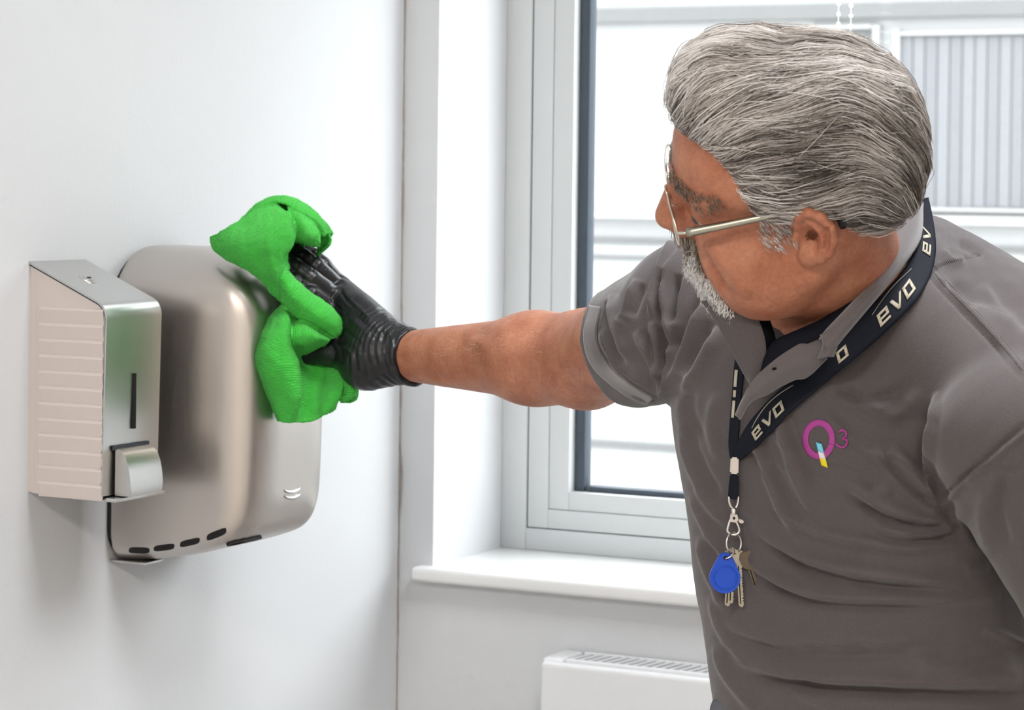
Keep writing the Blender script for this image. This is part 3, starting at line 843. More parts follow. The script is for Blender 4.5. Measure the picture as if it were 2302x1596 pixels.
SF = [
  # belly and chest drape, running from the armpit and down to the hem
  ([(1660, 1230), (1740, 1300), (1850, 1340), (1980, 1350), (2120, 1350), (2250, 1345)], 10, .006, 1.8),
  ([(1690, 1290), (1800, 1345), (1950, 1362), (2100, 1360)], 9, -.004),
  ([(1690, 1180), (1800, 1250), (1930, 1290), (2060, 1305), (2170, 1310)], 11, .006, 1.8),
  ([(1700, 1210), (1810, 1275), (1960, 1312), (2110, 1325)], 8, -.004),
  ([(1740, 1130), (1830, 1190), (1930, 1215), (2040, 1232), (2160, 1220)], 10, .005, 1.6),
  ([(1900, 1080), (1980, 1140), (2060, 1165), (2130, 1172)], 8, .006, 1.6), ([(1900, 1110), (1985, 1160), (2070, 1185), (2130, 1185)], 7, -.005),
  ([(1960, 1180), (2040, 1200), (2110, 1195), (2150, 1180)], 7, .005, 1.5), ([(1940, 1200), (2040, 1218), (2140, 1205)], 6, -.004),
  ([(2000, 1010), (2050, 1060), (2090, 1110)], 10, .007, 1.5), ([(1980, 1020), (2040, 1090), (2100, 1140)], 9, -.006),
  ([(1940, 980), (1990, 1040), (2060, 1120), (2120, 1160)], 9, .004, 1.5),
  ([(1620, 1380), (1720, 1430), (1860, 1440), (2000, 1440), (2130, 1430)], 12, .004, 1.6),
  ([(1640, 1420), (1760, 1465), (1900, 1475), (2050, 1470)], 10, -.003),
  ([(1640, 1480), (1780, 1515), (1920, 1528), (2080, 1535), (2310, 1538)], 12, .006, 1.6), ([(1680, 1520), (1850, 1546), (2050, 1556), (2310, 1558)], 10, -.007),
  ([(2030, 1480), (2150, 1505), (2300, 1515)], 22, .005), ([(2210, 1415), (2270, 1440), (2310, 1460)], 10, .004),
  # drape from the lanyard down the chest
  ([(1745, 905), (1770, 1000), (1800, 1090), (1850, 1180)], 12, .0045, 1.6), ([(1765, 920), (1800, 1010), (1840, 1090)], 10, -.003),
  ([(1690, 960), (1725, 1060), (1760, 1140), (1810, 1230)], 11, .004, 1.5), ([(1705, 970), (1745, 1060), (1785, 1140)], 9, -.003),
  ([(1870, 860), (1940, 900), (2000, 890), (2040, 850)], 12, -.004), ([(1880, 890), (1950, 915), (2010, 905)], 12, .004),
  ([(1930, 880), (1990, 930), (2040, 920), (2060, 870)], 13, .004), ([(2010, 930), (2060, 950), (2110, 940)], 18, -.003),
  ([(1850, 920), (1930, 1000), (2000, 1040)], 10, .003), ([(1880, 1080), (1940, 1100), (2010, 1110)], 14, .003),
  # his right flank
  ([(1530, 960), (1560, 1050), (1600, 1130), (1650, 1190)], 11, .0045, 1.6), ([(1545, 960), (1580, 1050), (1620, 1120)], 9, -.0035),
  ([(1555, 1100), (1590, 1180), (1630, 1250)], 10, .004, 1.5), ([(1575, 1200), (1600, 1290), (1650, 1380)], 11, .0045, 1.5), ([(1592, 1210), (1620, 1290), (1660, 1360)], 9, -.003),
  ([(1600, 1330), (1630, 1420), (1690, 1490)], 11, .004, 1.5), ([(1610, 1440), (1640, 1520), (1700, 1590)], 11, .004, 1.5),
  ([(1615, 880), (1600, 960), (1620, 1040)], 14, .003), ([(1560, 850), (1550, 920), (1580, 1000)], 12, -.003),
  # right shoulder and sleeve
  *[([(1236+.3527*x, 517+.3527*y) for x, y in pl], w_, a_, *r_) for pl, w_, a_, *r_ in [
    ([(395, 410), (412, 560), (468, 700), (525, 860)], 6, .0050, 1.7), ([(365, 450), (385, 590), (430, 720), (490, 850)], 7, -.0035),
    ([(555, 310), (520, 440), (495, 530), (455, 595)], 6, .0050, 1.8), ([(590, 340), (550, 470), (520, 560)], 8, -.0035),
    ([(540, 650), (620, 760), (690, 900), (745, 1000), (785, 1055)], 7, .0050, 1.7), ([(590, 640), (660, 750), (700, 870)], 8, -.0035),
    ([(325, 640), (372, 730), (470, 885), (600, 972), (700, 1032), (785, 1082)], 7, .0060, 1.8), ([(335, 720), (430, 890), (560, 1000), (680, 1060)], 8, -.0050),
    ([(650, 570), (678, 720), (708, 870), (722, 935)], 6, .0050, 1.6), ([(690, 600), (725, 740), (745, 880)], 8, -.0060),
    ([(785, 40), (705, 250), (662, 400), (650, 575)], 6, .0050, 1.7), ([(730, 270), (690, 420), (720, 580)], 7, -.0050),
    ([(865, 80), (745, 285), (718, 430), (752, 620), (772, 720)], 6, .0045, 1.7), ([(820, 280), (790, 450), (785, 600)], 9, -.0060),
    ([(772, 720), (764, 850), (785, 1045)], 6, .0055, 1.7),
    ([(1000, 450), (900, 650), (832, 870), (800, 1010)], 8, .0045, 1.6), ([(900, 250), (835, 470), (792, 700)], 8, .0040, 1.6),
    ([(950, 420), (870, 620), (815, 800)], 8, -.0035),
    ([(1085, 620), (1000, 800), (905, 960), (860, 1060)], 10, .0045, 1.5), ([(1030, 580), (940, 770), (870, 930)], 11, -.0035),
    ([(860, 1060), (850, 1180), (880, 1300)], 14, .0030)]],
  # his left shoulder, yoke seam, armpit and sleeve
  ([(2085, 600), (2130, 650), (2190, 710), (2250, 775), (2310, 845)], 4, .0022), ([(2078, 606), (2122, 658), (2182, 720), (2242, 786), (2302, 856)], 4, -.0022),
  ([(2310, 950), (2240, 1010), (2170, 1070), (2108, 1132)], 4, -.0030), ([(2310, 965), (2240, 1026), (2170, 1086), (2116, 1140)], 7, .0022),
  ([(2110, 880), (2098, 980), (2092, 1060), (2100, 1125)], 9, .0055, 0.6), ([(2085, 900), (2078, 990), (2078, 1070)], 9, -.005),
  ([(2230, 1080), (2215, 1160), (2240, 1250)], 18, .004), ([(2260, 1060), (2245, 1150), (2262, 1240)], 14, -.004), ([(2170, 1130), (2160, 1190), (2200, 1260)], 14, .003),
  ([(2110, 560), (2140, 590), (2170, 585)], 9, .003), ([(2120, 640), (2160, 650), (2200, 690)], 10, -.003), ([(2150, 545), (2185, 560), (2215, 575)], 8, -.002),
  ([(2200, 640), (2240, 700), (2290, 740)], 14, .003),
]
rf = np.random.default_rng(19)
for k in range(26):          # finer scattered creases that follow the main drape
    u0_, w0_ = rf.uniform(1540, 2200), rf.uniform(930, 1580)
    if u0_ < 1560+0.12*(w0_-930): continue
    lean = -0.15+0.5*math.exp(-((u0_-1650)/160)**2)*2.2
    L_ = rf.uniform(60, 170)
    SF.append(([(u0_, w0_), (u0_+L_*.5, w0_+L_*.5*lean+rf.uniform(-8, 8)), (u0_+L_, w0_+L_*lean*0.8+rf.uniform(-12, 12))], rf.uniform(6, 11), rf.choice([-1, 1])*rf.uniform(.0008, .0018), 1.5))
SF = [(a[0], a[1]*1.15, a[2]*1.75, *a[3:]) for a in SF]
v = relief(v, q, SF, falloff=60)
nr = vnormals(v, q)
v = v+nr*(0.0011*vnoise(v, 55, 11)+0.0007*vnoise(v, 130, 12))[:, None]
shirt = mesh_obj('polo_shirt', v, q, m_shirt); adopt(man, shirt)
shirt['label'] = 'dark grey short-sleeved polo shirt'
sbvh = BVHTree.FromPolygons([Vector(a) for a in v], [list(map(int, a)) for a in q])
def shit(u, w, off=0.0, zmax=None):
    r = Vector(ray(u, w)); r_n = r.normalized()
    loc, nrm, i, d = sbvh.ray_cast(Vector(CAM), r_n)
    if loc is None: return P(u, w, zmax or 2.35)
    Z = (np.array(loc)-CAM) @ AX
    if zmax: Z = min(Z, zmax)
    return P(u, w, Z-off)

# ------------------------------------------------------------------ hair
def hair_mat(name, stops, rough=0.34):
    m = mat(name, (0.4, 0.38, 0.36), rough, spec=0.5)
    nt = m.node_tree; b = nt.nodes['Principled BSDF']
    at = nt.nodes.new('ShaderNodeAttribute'); at.attribute_name = 'tone'
    r = nt.nodes.new('ShaderNodeValToRGB')
    r.color_ramp.elements[0].position = stops[0][0]; r.color_ramp.elements[0].color = (*stops[0][1], 1)
    r.color_ramp.elements[1].position = stops[-1][0]; r.color_ramp.elements[1].color = (*stops[-1][1], 1)
    for p_, c_ in stops[1:-1]:
        e = r.color_ramp.elements.new(p_); e.color = (*c_, 1)
    nt.links.new(at.outputs['Fac'], r.inputs['Fac']); nt.links.new(r.outputs['Color'], b.inputs['Base Color'])
    return m
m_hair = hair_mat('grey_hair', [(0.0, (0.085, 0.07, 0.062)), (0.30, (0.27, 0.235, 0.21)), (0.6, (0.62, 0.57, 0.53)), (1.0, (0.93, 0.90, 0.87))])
m_beard = hair_mat('white_beard', [(0.0, (0.7, 0.66, 0.62)), (1.0, (0.98, 0.97, 0.96))])
m_brow = hair_mat('brown_grey_hair', [(0.0, (0.10, 0.075, 0.055)), (1.0, (0.45, 0.38, 0.32))])
_hx = [-.13, -.09, -.06, -.040, -.034, -.028, -.018, .000, .012, .018, .028, .036, .046, .052, .063, .085, .11]
_hy = [-.050, -.048, -.043, -.036, -.020, .004, .022, .022, .010, -.002, .006, .022, .046, .066, .082, .088, .092]
def hl(f): return np.interp(f, _hx, _hy)
def hair_sdf(q, grow=0.0):
    d = s_ell(q, (-.012, 0, .050), (.106+grow, .0835+grow, .093+grow))
    d = smin(d, s_ell(q, (.034, 0, .098), (.060+grow, .064+grow, .060+grow)), .02)
    d = smin(d, s_ell(q, (-.070, 0, .010), (.046+grow, .066+grow, .058+grow)), .02)
    return d
def cap_sdf(q):
    d = hair_sdf(q, -0.0025)
    m_ = (hl(q[:, 0])+0.004-q[:, 2])*0.8
    return smax(d, m_.astype(np.float32), 0.008)
cv, cq = sdf_mesh(cap_sdf, (-.14, -.11, -.07), (.12, .11, .17), 0.003)
cv = laplace(cv, cq, 2)
def strands(root, flow, proj_fn, steps, step, rad, curl=0.0):
    """march strand polylines; returns (N, steps+1, 3)"""
    p = root.copy(); out = [p.copy()]
    for s in range(steps):
        d = flow(p, s)
        p = p+d*step
        if proj_fn is not None: p = proj_fn(p)
        out.append(p.copy())
    return np.stack(out, 1)
def strand_mesh(name, S, rad, tone, m, parent, sides=3):
    N, T, _ = S.shape
    t = np.gradient(S, axis=1); t /= np.linalg.norm(t, axis=2)[..., None]+1e-9
    ref = np.array([0.3, 0.5, 0.8]); a = np.cross(t, ref); a /= np.linalg.norm(a, axis=2)[..., None]+1e-9
    b = np.cross(t, a)
    prof = np.clip(np.minimum(np.linspace(0.55, 3, T), np.linspace(3.0, 0.18, T)), 0, 1)
    r = rad[:, None]*prof[None]
    V = []
    for k in range(sides):
        an = 2*np.pi*k/sides
        V.append(S+(a*np.cos(an)+b*np.sin(an))*r[..., None])
    V = np.stack(V, 2).reshape(-1, 3)
    base = (np.arange(N)[:, None]*T+np.arange(T-1)[None])*sides
    qd = []
    for k in range(sides):
        k2 = (k+1) % sides
        qd.append(np.stack([base+k, base+k2, base+sides+k2, base+sides+k], -1).reshape(-1, 4))
    o = mesh_obj(name, V, np.vstack(qd), m)
    at = o.data.attributes.new('tone', 'FLOAT', 'POINT')
    at.data.foreach_set('value', np.repeat(np.clip(tone, 0, 1), T*sides).astype(np.float32))
    adopt(parent, o); return o
def grad(fn, p, e=0.0015):
    d0 = fn(p.astype(np.float32)); g = np.zeros_like(p)
    for i in range(3):
        pp = p.copy(); pp[:, i] += e; g[:, i] = (fn(pp.astype(np.float32))-d0)/e
    return d0, g/(np.linalg.norm(g, axis=1)[:, None]+1e-9)
# scalp strands
NH = 14000
tri = cq[rng.integers(0, len(cq), NH*2)]
wgt = rng.dirichlet([1, 1, 1, 1], NH*2)
root = (cv[tri]*wgt[..., None]).sum(1)
dd, gg = grad(hair_sdf, root)
kp = (dd > -0.010) & (root[:, 2] > hl(root[:, 0])-0.002)
root = root[kp][:NH]; N = len(root)
stray = rng.normal(0, 1, (N, 2))*np.where(rng.random(N) < 0.35, 0.28, 0.08)[:, None]
lift = rng.normal(0.0, 0.0016, N)-0.0008
lift[rng.random(N) < 0.06] += 0.0035
def flow(p, s):
    f, l, u = p.T
    g = grad(hair_sdf, p)[1]
    d = np.stack([-np.ones(N), 0*f, 0*f], 1)
    fr_ = np.clip((f-.045)/.05, 0, 1)
    d[:, 2] += 0.55*fr_
    bk = np.clip((-f-.045)/.05, 0, 1)
    d[:, 2] -= 1.5*bk*np.clip(1.2-u*4, 0.3, 1.2)
    d[:, 1] += np.sign(l)*0.0
    side = np.clip((.06-u)/.06, 0, 1)*(1-bk)
    d[:, 2] -= 0.12*side
    d[:, 1] += 0.45*vnoise(p, 52, 21)+0.25*vnoise(p, 120, 22)
    d[:, 2] += 0.42*vnoise(p, 46, 23)+0.28*vnoise(p, 110, 24)+0.9*bk*vnoise(p, 120, 25)
    d[:, 1] += stray[:, 0]; d[:, 2] += stray[:, 1]
    d -= g*(d*g).sum(1)[:, None]
    return d/(np.linalg.norm(d, axis=1)[:, None]+1e-9)
def stay(p):
    d0, g = grad(hair_sdf, p)
    p = p-g*(d0-lift-0.0026*vnoise(p, 95, 31)-0.0018*vnoise(p, 210, 32))[:, None]
    low = hl(p[:, 0])-0.006
    return p
S = strands(root, flow, stay, 9, 0.0065, None)
cut = (S[:, :, 2] < hl(S[:, :, 0])-0.010-0.012*np.clip((-S[:, :, 0]-.02)/.03, 0, 1))
for k in range(1, S.shape[1]): S[:, k][cut[:, k]] = S[:, k-1][cut[:, k]]+1e-6
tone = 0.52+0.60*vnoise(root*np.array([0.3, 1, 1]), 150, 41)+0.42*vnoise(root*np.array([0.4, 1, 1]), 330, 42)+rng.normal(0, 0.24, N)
tone += 0.18*np.clip((root[:, 0]-0.03)/0.06, 0, 1)+0.26*np.clip((root[:, 2]-0.095)/0.05, 0, 1)-0.10*np.clip((0.02-root[:, 0])/0.05, 0, 1)*np.clip((.09-root[:, 2])/.05, 0, 1)  # whiter front and crown; extra crown brightness imitates light from above
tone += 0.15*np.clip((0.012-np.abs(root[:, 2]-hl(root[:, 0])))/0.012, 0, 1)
ok_ = (np.abs(S[:, -1, 1]-S[:, 0, 1]) < 0.035) & (np.linalg.norm(np.diff(S, axis=1), axis=2).max(1) < 0.0105) & (((S[:, 0, 0]-S[:, -1, 0]) > 0.016) | (root[:, 0] < -0.035))
S, tone = S[ok_], tone[ok_]; N2 = len(S)
SW = HO+S @ HB.T
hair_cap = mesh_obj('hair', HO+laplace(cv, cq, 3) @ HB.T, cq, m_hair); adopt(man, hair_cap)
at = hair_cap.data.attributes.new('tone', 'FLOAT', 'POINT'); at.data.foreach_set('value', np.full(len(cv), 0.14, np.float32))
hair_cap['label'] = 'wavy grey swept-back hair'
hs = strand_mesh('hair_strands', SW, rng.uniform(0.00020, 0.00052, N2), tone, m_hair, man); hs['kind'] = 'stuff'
hs.parent = hair_cap; hs.matrix_parent_inverse = Matrix.Identity(4)
# facial hair, rooted on the skin
bl = (np.array([list(x) for x in [0*HO]])).reshape(-1, 3)
bv_ = np.array([x.co for x in body.data.vertices]) if False else None
_n = len(body.data.vertices); _co = np.empty(_n*3, np.float32); body.data.vertices.foreach_get('co', _co)
_nm = np.empty(_n*3, np.float32); body.data.vertices.foreach_get('normal', _nm)
bloc = (_co.reshape(-1, 3)-HO) @ HB; bnor = _nm.reshape(-1, 3) @ HB
def patch_hair(name, mask, n, length, dirfn, rad, tone_rng, m, steps=6, curl=0.5, seed=1, label=None):
    r = np.random.default_rng(seed)
    idx = np.nonzero(mask)[0]
    if not len(idx): return None
    idx = r.choice(idx, n)
    p = bloc[idx]+r.normal(0, 0.0008, (n, 3)); nr_ = bnor[idx]
    ln = length*r.uniform(0.55, 1.15, n)
    ph = r.uniform(0, 6.28, (n, 2)); fr = r.uniform(0.7, 1.5, n)
    out = [p.copy()-nr_*0.001]
    for s in range(steps):
        d = dirfn(p, nr_, s/steps)
        c = np.stack([np.cos(ph[:, 0]+s*fr), np.sin(ph[:, 1]+s*fr*1.2), np.cos(ph[:, 1]+s*fr)], 1)
        d = d+curl*c; d /= np.linalg.norm(d, axis=1)[:, None]+1e-9
        p = p+d*(ln/steps)[:, None]; out.append(p.copy())
    Sx = np.stack(out, 1)
    o = strand_mesh(name, HO+Sx @ HB.T, r.uniform(rad*0.7, rad*1.3, n), r.uniform(*tone_rng, n), m, man)
    o['kind'] = 'stuff'
    if label: o['label'] = label
    return o
f_, l_, u_ = bloc.T; al = np.abs(l_)
chin = (f_ > .050) & (u_ < -.066) & (u_ > -.110) & (al < .040) & (bnor[:, 0] > -0.15)
gote = (f_ > .070) & (u_ < -.036) & (u_ > -.09) & (al > .020) & (al < .031)
patch_hair('beard', chin | gote, 5200, .014, lambda p, n, t: n*(0.75-0.3*t)+np.array([0.05, 0, -0.85]), .00034, (0.6, 1.0), m_beard, curl=0.9, seed=3, label='short white goatee beard')
mus = (f_ > .080) & (u_ < -.026) & (u_ > -.0515) & (al < .034) & (bnor[:, 0] > 0.0)
patch_hair('moustache', mus, 900, .011, lambda p, n, t: n*0.45+np.stack([0.0*p[:, 0], np.sign(p[:, 1])*0.5, -0.9+0*p[:, 0]], 1), .00036, (0.1, 0.95), m_brow, curl=0.35, seed=4, label='grey-brown moustache')
bp0, bp1 = np.array([.098, .012, .038]), np.array([.074, .056, .034])
bq = bloc.copy(); bq[:, 1] = al
tb = np.clip(((bq-bp0) @ (bp1-bp0))/((bp1-bp0) @ (bp1-bp0)), 0, 1)
bd = np.linalg.norm(bq-bp0-tb[:, None]*(bp1-bp0), axis=1)
patch_hair('eyebrow', (bd < .0145) & (np.abs(u_-.038) < .007), 620, .010, lambda p, n, t: n*0.35+np.stack([-0.4+0*p[:, 0], np.sign(p[:, 1])*0.9, 0.25-0.5*t+0*p[:, 0]], 1), .0003, (0.1, 0.9), m_brow, curl=0.25, seed=5)
sb_m = (f_ > .006) & (f_ < .036) & (u_ > -.022) & (u_ < .020) & (al > .05) & (bnor[:, 1]*np.sign(l_) > 0.5) & (u_ > -.020+0.4*np.abs(f_-.02))
patch_hair('sideburn', sb_m, 520, .009, lambda p, n, t: n*0.30+np.array([-0.55, 0, -0.8]), .0003, (0.3, 1.0), m_hair, curl=0.3, seed=6)
# fine hair on the forearm
wp = bloc @ HB.T+HO
ta = np.clip(((wp-RE) @ (RW-RE))/((RW-RE) @ (RW-RE)), -1, 2)
ua, va = px_all(wp)
fa = (ta > 0.02) & (ta < 0.97) & (ua < 1330) & (ua > 930) & (va < 800)
rw = (RW-RE)/np.linalg.norm(RW-RE) @ HB
m_armhair = hair_mat('arm_hair', [(0.0, (0.40, 0.30, 0.22)), (1.0, (0.75, 0.62, 0.50))])
patch_hair('arm_hair', fa, 300, .010, lambda p, n, t: n*(0.35-0.2*t)+rw[None]*0.9, .00007, (0.2, 1.0), m_armhair, curl=0.35, seed=8)

# eyes behind the glasses
m_eye = mat('eye_white', (0.75, 0.72, 0.70), 0.15); m_iris = mat('dark_iris', (0.06, 0.05, 0.045), 0.1)
for s in (1, -1):
    bm = bmesh.new(); bmesh.ops.create_uvsphere(bm, u_segments=20, v_segments=14, radius=0.0118)
    o = bm_obj('eye', bm, m_eye, None, smooth=True); o.location = H(.0770, s*.033, .0070); adopt(man, o)
    bm = bmesh.new(); bmesh.ops.create_uvsphere(bm, u_segments=16, v_segments=10, radius=0.0058)
    i_ = bm_obj('iris', bm, m_iris, None, smooth=True); i_.location = H(.0852, s*.033, .0035); i_.parent = o
    i_.matrix_parent_inverse = Matrix.Translation(-Vector(o.location)-Vector(man.location)*0) if False else Matrix.Translation(-Vector(o.location))

# ------------------------------------------------------------------ eyeglasses
m_rim = mat('pale_gold_wire', (0.72, 0.68, 0.58), 0.28, 1.0)
m_tmpl = mat('brushed_temple_metal', (0.42, 0.41, 0.34), 0.35, 1.0, noise=0.25, nscale=300)
m_lens = bpy.data.materials.new('lens_glass'); m_lens.use_nodes = True
nt = m_lens.node_tree; nt.nodes.clear()
out = nt.nodes.new('ShaderNodeOutputMaterial'); mixn = nt.nodes.new('ShaderNodeMixShader')
tr = nt.nodes.new('ShaderNodeBsdfTransparent'); tr.inputs[0].default_value = (0.97, 0.97, 0.97, 1)
gl = nt.nodes.new('ShaderNodeBsdfGlossy'); gl.inputs['Roughness'].default_value = 0.03
mixn.inputs[0].default_value = 0.06
nt.links.new(tr.outputs[0], mixn.inputs[1]); nt.links.new(gl.outputs[0], mixn.inputs[2]); nt.links.new(mixn.outputs[0], out.inputs[0])
gls = tag(empty('eyeglasses', tuple(H(.105, 0, .01))), 'thin wire-rimmed eyeglasses on the person\'s face', 'glasses')
def gpart(o): adopt(gls, o); return o
for s in (1, -1):
    pts = []
    for k in range(36):
        a = 2*math.pi*k/36
        l = s*(.0355+.0265*math.copysign(abs(math.cos(a))**0.85, math.cos(a))); u = .0085+.0185*math.copysign(abs(math.sin(a))**0.85, math.sin(a))
        f = .1085-1.6*(abs(l)-.004)**2
        pts.append(H(f, l, u))
    gpart(tube('rim', pts, 0.0011, m_rim, None, 8, closed=True))
    c = np.mean(pts, 0); V = [c]+pts; Fc = [(0, i+1, (i+1) % 36+1) for i in range(36)]
    gpart(mesh_obj('lens', np.array(V), Fc, m_lens))
    hinge = [H(.1025, s*.062, .012), H(.101, s*.066, .016), H(.095, s*.069, .0175)]
    gpart(tube('hinge', crom(hinge, 8), 0.0016, m_rim, None, 8))
    tp = crom([H(.095, s*.069, .0175), H(.060, s*.0715, .021), H(.015, s*.0745, .026), H(-.012, s*.0775, .0305)], 20)
    gpart(tube('temple', tp, np.linspace(0.0040, 0.0027, 20), m_tmpl, None, 12, flat=1.0))
    tt_ = crom([H(-.012, s*.0775, .0305), H(-.024, s*.0765, .0290), H(-.034, s*.073, .016), H(-.037, s*.070, -.002)], 16)
    gpart(tube('temple_tip', tt_, 0.0036, m_black, None, 8))
gpart(tube('bridge', crom([H(.1078, .0095, .011), H(.1105, .004, .0165), H(.1105, -.004, .0165), H(.1078, -.0095, .011)], 14), 0.0009, m_rim, None, 8))
for s in (1, -1):
    gpart(tube('nose_pad_arm', crom([H(.1075, s*.0105, .005), H(.103, s*.0105, .002), H(.1045, s*.0095, -.001)], 10), 0.0005, m_rim, None, 6))
    bm = bmesh.new(); bmesh.ops.create_uvsphere(bm, u_segments=12, v_segments=8, radius=0.003)
    o = bm_obj('nose_pad', bm, m_lens, None, smooth=True); o.location = H(.1045, s*.0095, -.001); gpart(o)

# ------------------------------------------------------------------ collar, placket, seams and print of the shirt
def sub(o, parent=shirt):
    o.parent = parent; o.matrix_parent_inverse = Matrix.Identity(4); return o
def strip(name, rows, nu, nv, m, thick=0.0018, parent=shirt, noise=None):
    v_, f_2, uv = grid_patch(rows, nu, nv, thick, noise)
    return sub(mesh_obj(name, v_, f_2, m), parent)
def zrow(pts): return [P(u, w, Z) for u, w, Z in pts]
def srow(pts, off, zmax=None): return [shit(u, w, off, zmax) for u, w in pts]
# near (his left) leaf: folds over the stand, runs from the nape to the front
leaf_in = [(2046, 446, 2.385), (2034, 492, 2.335), (2000, 566, 2.282), (1958, 642, 2.252), (1908, 698, 2.240), (1866, 742, 2.238), (1848, 764, 2.240)]
leaf_out = [(2072, 456, 2.395), (2068, 532, 2.340), (2034, 588, 2.285), (1980, 654, 2.250), (1928, 716, 2.240), (1888, 764, 2.240), (1862, 799, 2.246)]
leaf_mid = [((a[0]+b[0])/2+4, (a[1]+b[1])/2, (a[2]+b[2])/2-0.010) for a, b in zip(leaf_in, leaf_out)]
leaf_tuck = [(a[0]-7, a[1]+2, a[2]+0.012) for a in leaf_in]
strip('collar_leaf', [zrow(leaf_tuck), zrow(leaf_in), zrow(leaf_mid), zrow(leaf_out)], 14, 44, m_collar, 0.002)
# collar stand / neck tape inside, dark navy
st_in = [(2010, 470, 2.37), (1985, 530, 2.335), (1942, 628, 2.292), (1880, 700, 2.275), (1845, 727, 2.270), (1782, 752, 2.262), (1742, 772, 2.262), (1722, 806, 2.262), (1716, 838, 2.262)]
st_out = [(2046, 446, 2.385), (2034, 492, 2.338), (1996, 572, 2.286), (1952, 650, 2.256), (1900, 708, 2.246), (1852, 752, 2.246), (1796, 782, 2.250), (1752, 808, 2.252), (1718, 842, 2.256)]
st_bot = [(a[0]+10, a[1]+46, a[2]+0.03) for a in st_in]
strip('neck_tape', [zrow(st_bot), zrow(st_in), zrow([((a[0]+b[0])/2-3, (a[1]+b[1])/2-3, (a[2]+b[2])/2-0.004) for a, b in zip(st_in, st_out)]), zrow(st_out)], 12, 44, m_navy, 0.002)
# far leaf (his right), a flat pointed flap on the chest
zf_ = 0.012
far_out = [(1578, 676), (1606, 716), (1632, 762), (1658, 812), (1690, 864)]
far_mid = [(1606, 672), (1650, 712), (1676, 752), (1692, 800), (1694, 862)]
far_in = [(1636, 664), (1690, 698), (1712, 736), (1722, 786), (1714, 840)]
def frow(pts, off): return [shit(u, w, off, 2.275) for u, w in pts]
strip('collar_leaf', [frow(far_out, .006), frow(far_mid, .014), frow(far_in, .014)], 14, 26, m_shirt, 0.002)
strip('neck_tape', [[p_+AX*0.004 for p_ in frow(far_in, .012)], zrow([(1668, 676, 2.30), (1716, 706, 2.29), (1734, 742, 2.285), (1740, 782, 2.28), (1722, 838, 2.27)])], 8, 26, m_navy, 0.002)
# button placket folded open
pk_u = [(1862, 758), (1806, 771), (1753, 802), (1718, 832), (1691, 860), (1671, 901), (1657, 934)]
pk_l = [(1862, 800), (1814, 846), (1786, 852), (1755, 866), (1727, 882), (1684, 904), (1660, 942)]
pk_m = [((a[0]+b[0])/2, (a[1]+b[1])/2) for a, b in zip(pk_u, pk_l)]
placket = strip('placket', [srow(pk_u, .012, 2.262), srow(pk_m, .017, 2.262), srow(pk_l, .010, 2.262)], 16, 60, m_collar, 0.002, noise=lambda G: 0.0009*vnoise(G.reshape(-1, 3), 190, 51).reshape(G.shape[:2]))
for u, w, a in ((1741, 829, 0.3), (1825, 797, 0.9)):
    pts = [shit(u+5.5*math.cos(t)*math.cos(a)-3*math.sin(t)*math.sin(a), w-5.5*math.cos(t)*math.sin(a)-3*math.sin(t)*math.cos(a), .0185, 2.262) for t in np.linspace(0, 2*math.pi, 14, endpoint=False)]
    V = np.vstack([pts, np.array(pts)+AX*0.002]); n = 14
    sub(mesh_obj('buttonhole', V, [tuple(range(n))]+[(i, (i+1) % n, n+(i+1) % n, n+i) for i in range(n)], m_navy))
# ribbed cuff on his right sleeve
def hrow(pts, off):
    out_ = []
    for u, w in pts:
        du = 0
        while du < 40:
            r_ = Vector(ray(u+du, w-du*0.5)).normalized()
            l_, n2_, i2_, d2_ = sbvh.ray_cast(Vector(CAM), r_)
            if l_ is not None and abs((np.array(l_)-CAM) @ AX-2.58) < 0.14: break
            du += 2
        Zc = (np.array(l_)-CAM) @ AX if l_ is not None else 2.62
        out_.append(P(u, w, Zc-off))
    return out_
strip('sleeve_cuff', [hrow([(1328, 686), (1313, 755), (1333, 824), (1400, 884), (1455, 909)], .0012), hrow([(1341, 688), (1327, 754), (1347, 816), (1405, 870), (1462, 902)], .003), hrow([(1354, 690), (1342, 752), (1363, 808), (1411, 856), (1470, 893)], .0025)], 10, 50, m_collar, 0.0015)
# knot where collar meets placket
strip('collar_tab', [srow([(1846, 752), (1852, 776), (1840, 806)], .020, 2.262), srow([(1866, 740), (1874, 768), (1862, 802)], .026, 2.262), srow([(1888, 748), (1886, 772), (1872, 800)], .016, 2.262)], 10, 12, m_collar, 0.002)
def ribbon(name, path, hw, m, off, parent, n=60, thick=0.0011, zmax=None, across=4, offs=None):
    c = crom(np.array(path, float), n); t = np.gradient(c, axis=0); t /= np.linalg.norm(t, axis=1)[:, None]
    nn = np.stack([-t[:, 1], t[:, 0]], 1); h = np.interp(np.linspace(0, 1, n), np.linspace(0, 1, len(hw)), hw)
    rows = []
    for a in np.linspace(-1, 1, across+1):
        pp = c+nn*(h*a)[:, None]
        zs = [None]*n if zmax is None else np.interp(np.linspace(0, 1, n), np.linspace(0, 1, len(zmax)), zmax)
        rows.append([shit(u, w, off, z_) for (u, w), z_ in zip(pp, zs)])
    R = np.array(rows)                      # smooth depth along the strap so it does not follow every fold
    k = 7; K = np.ones(k)/k
    for i in range(R.shape[0]):
        for j in range(3):
            R[i, :, j] = np.convolve(np.pad(R[i, :, j], k//2, mode='reflect', reflect_type='odd'), K, 'valid')
    v_, f_2, uv = grid_patch([list(r) for r in R], 2*across+1, n, thick)
    return mesh_obj(name, v_, f_2, m), R, c, nn, h
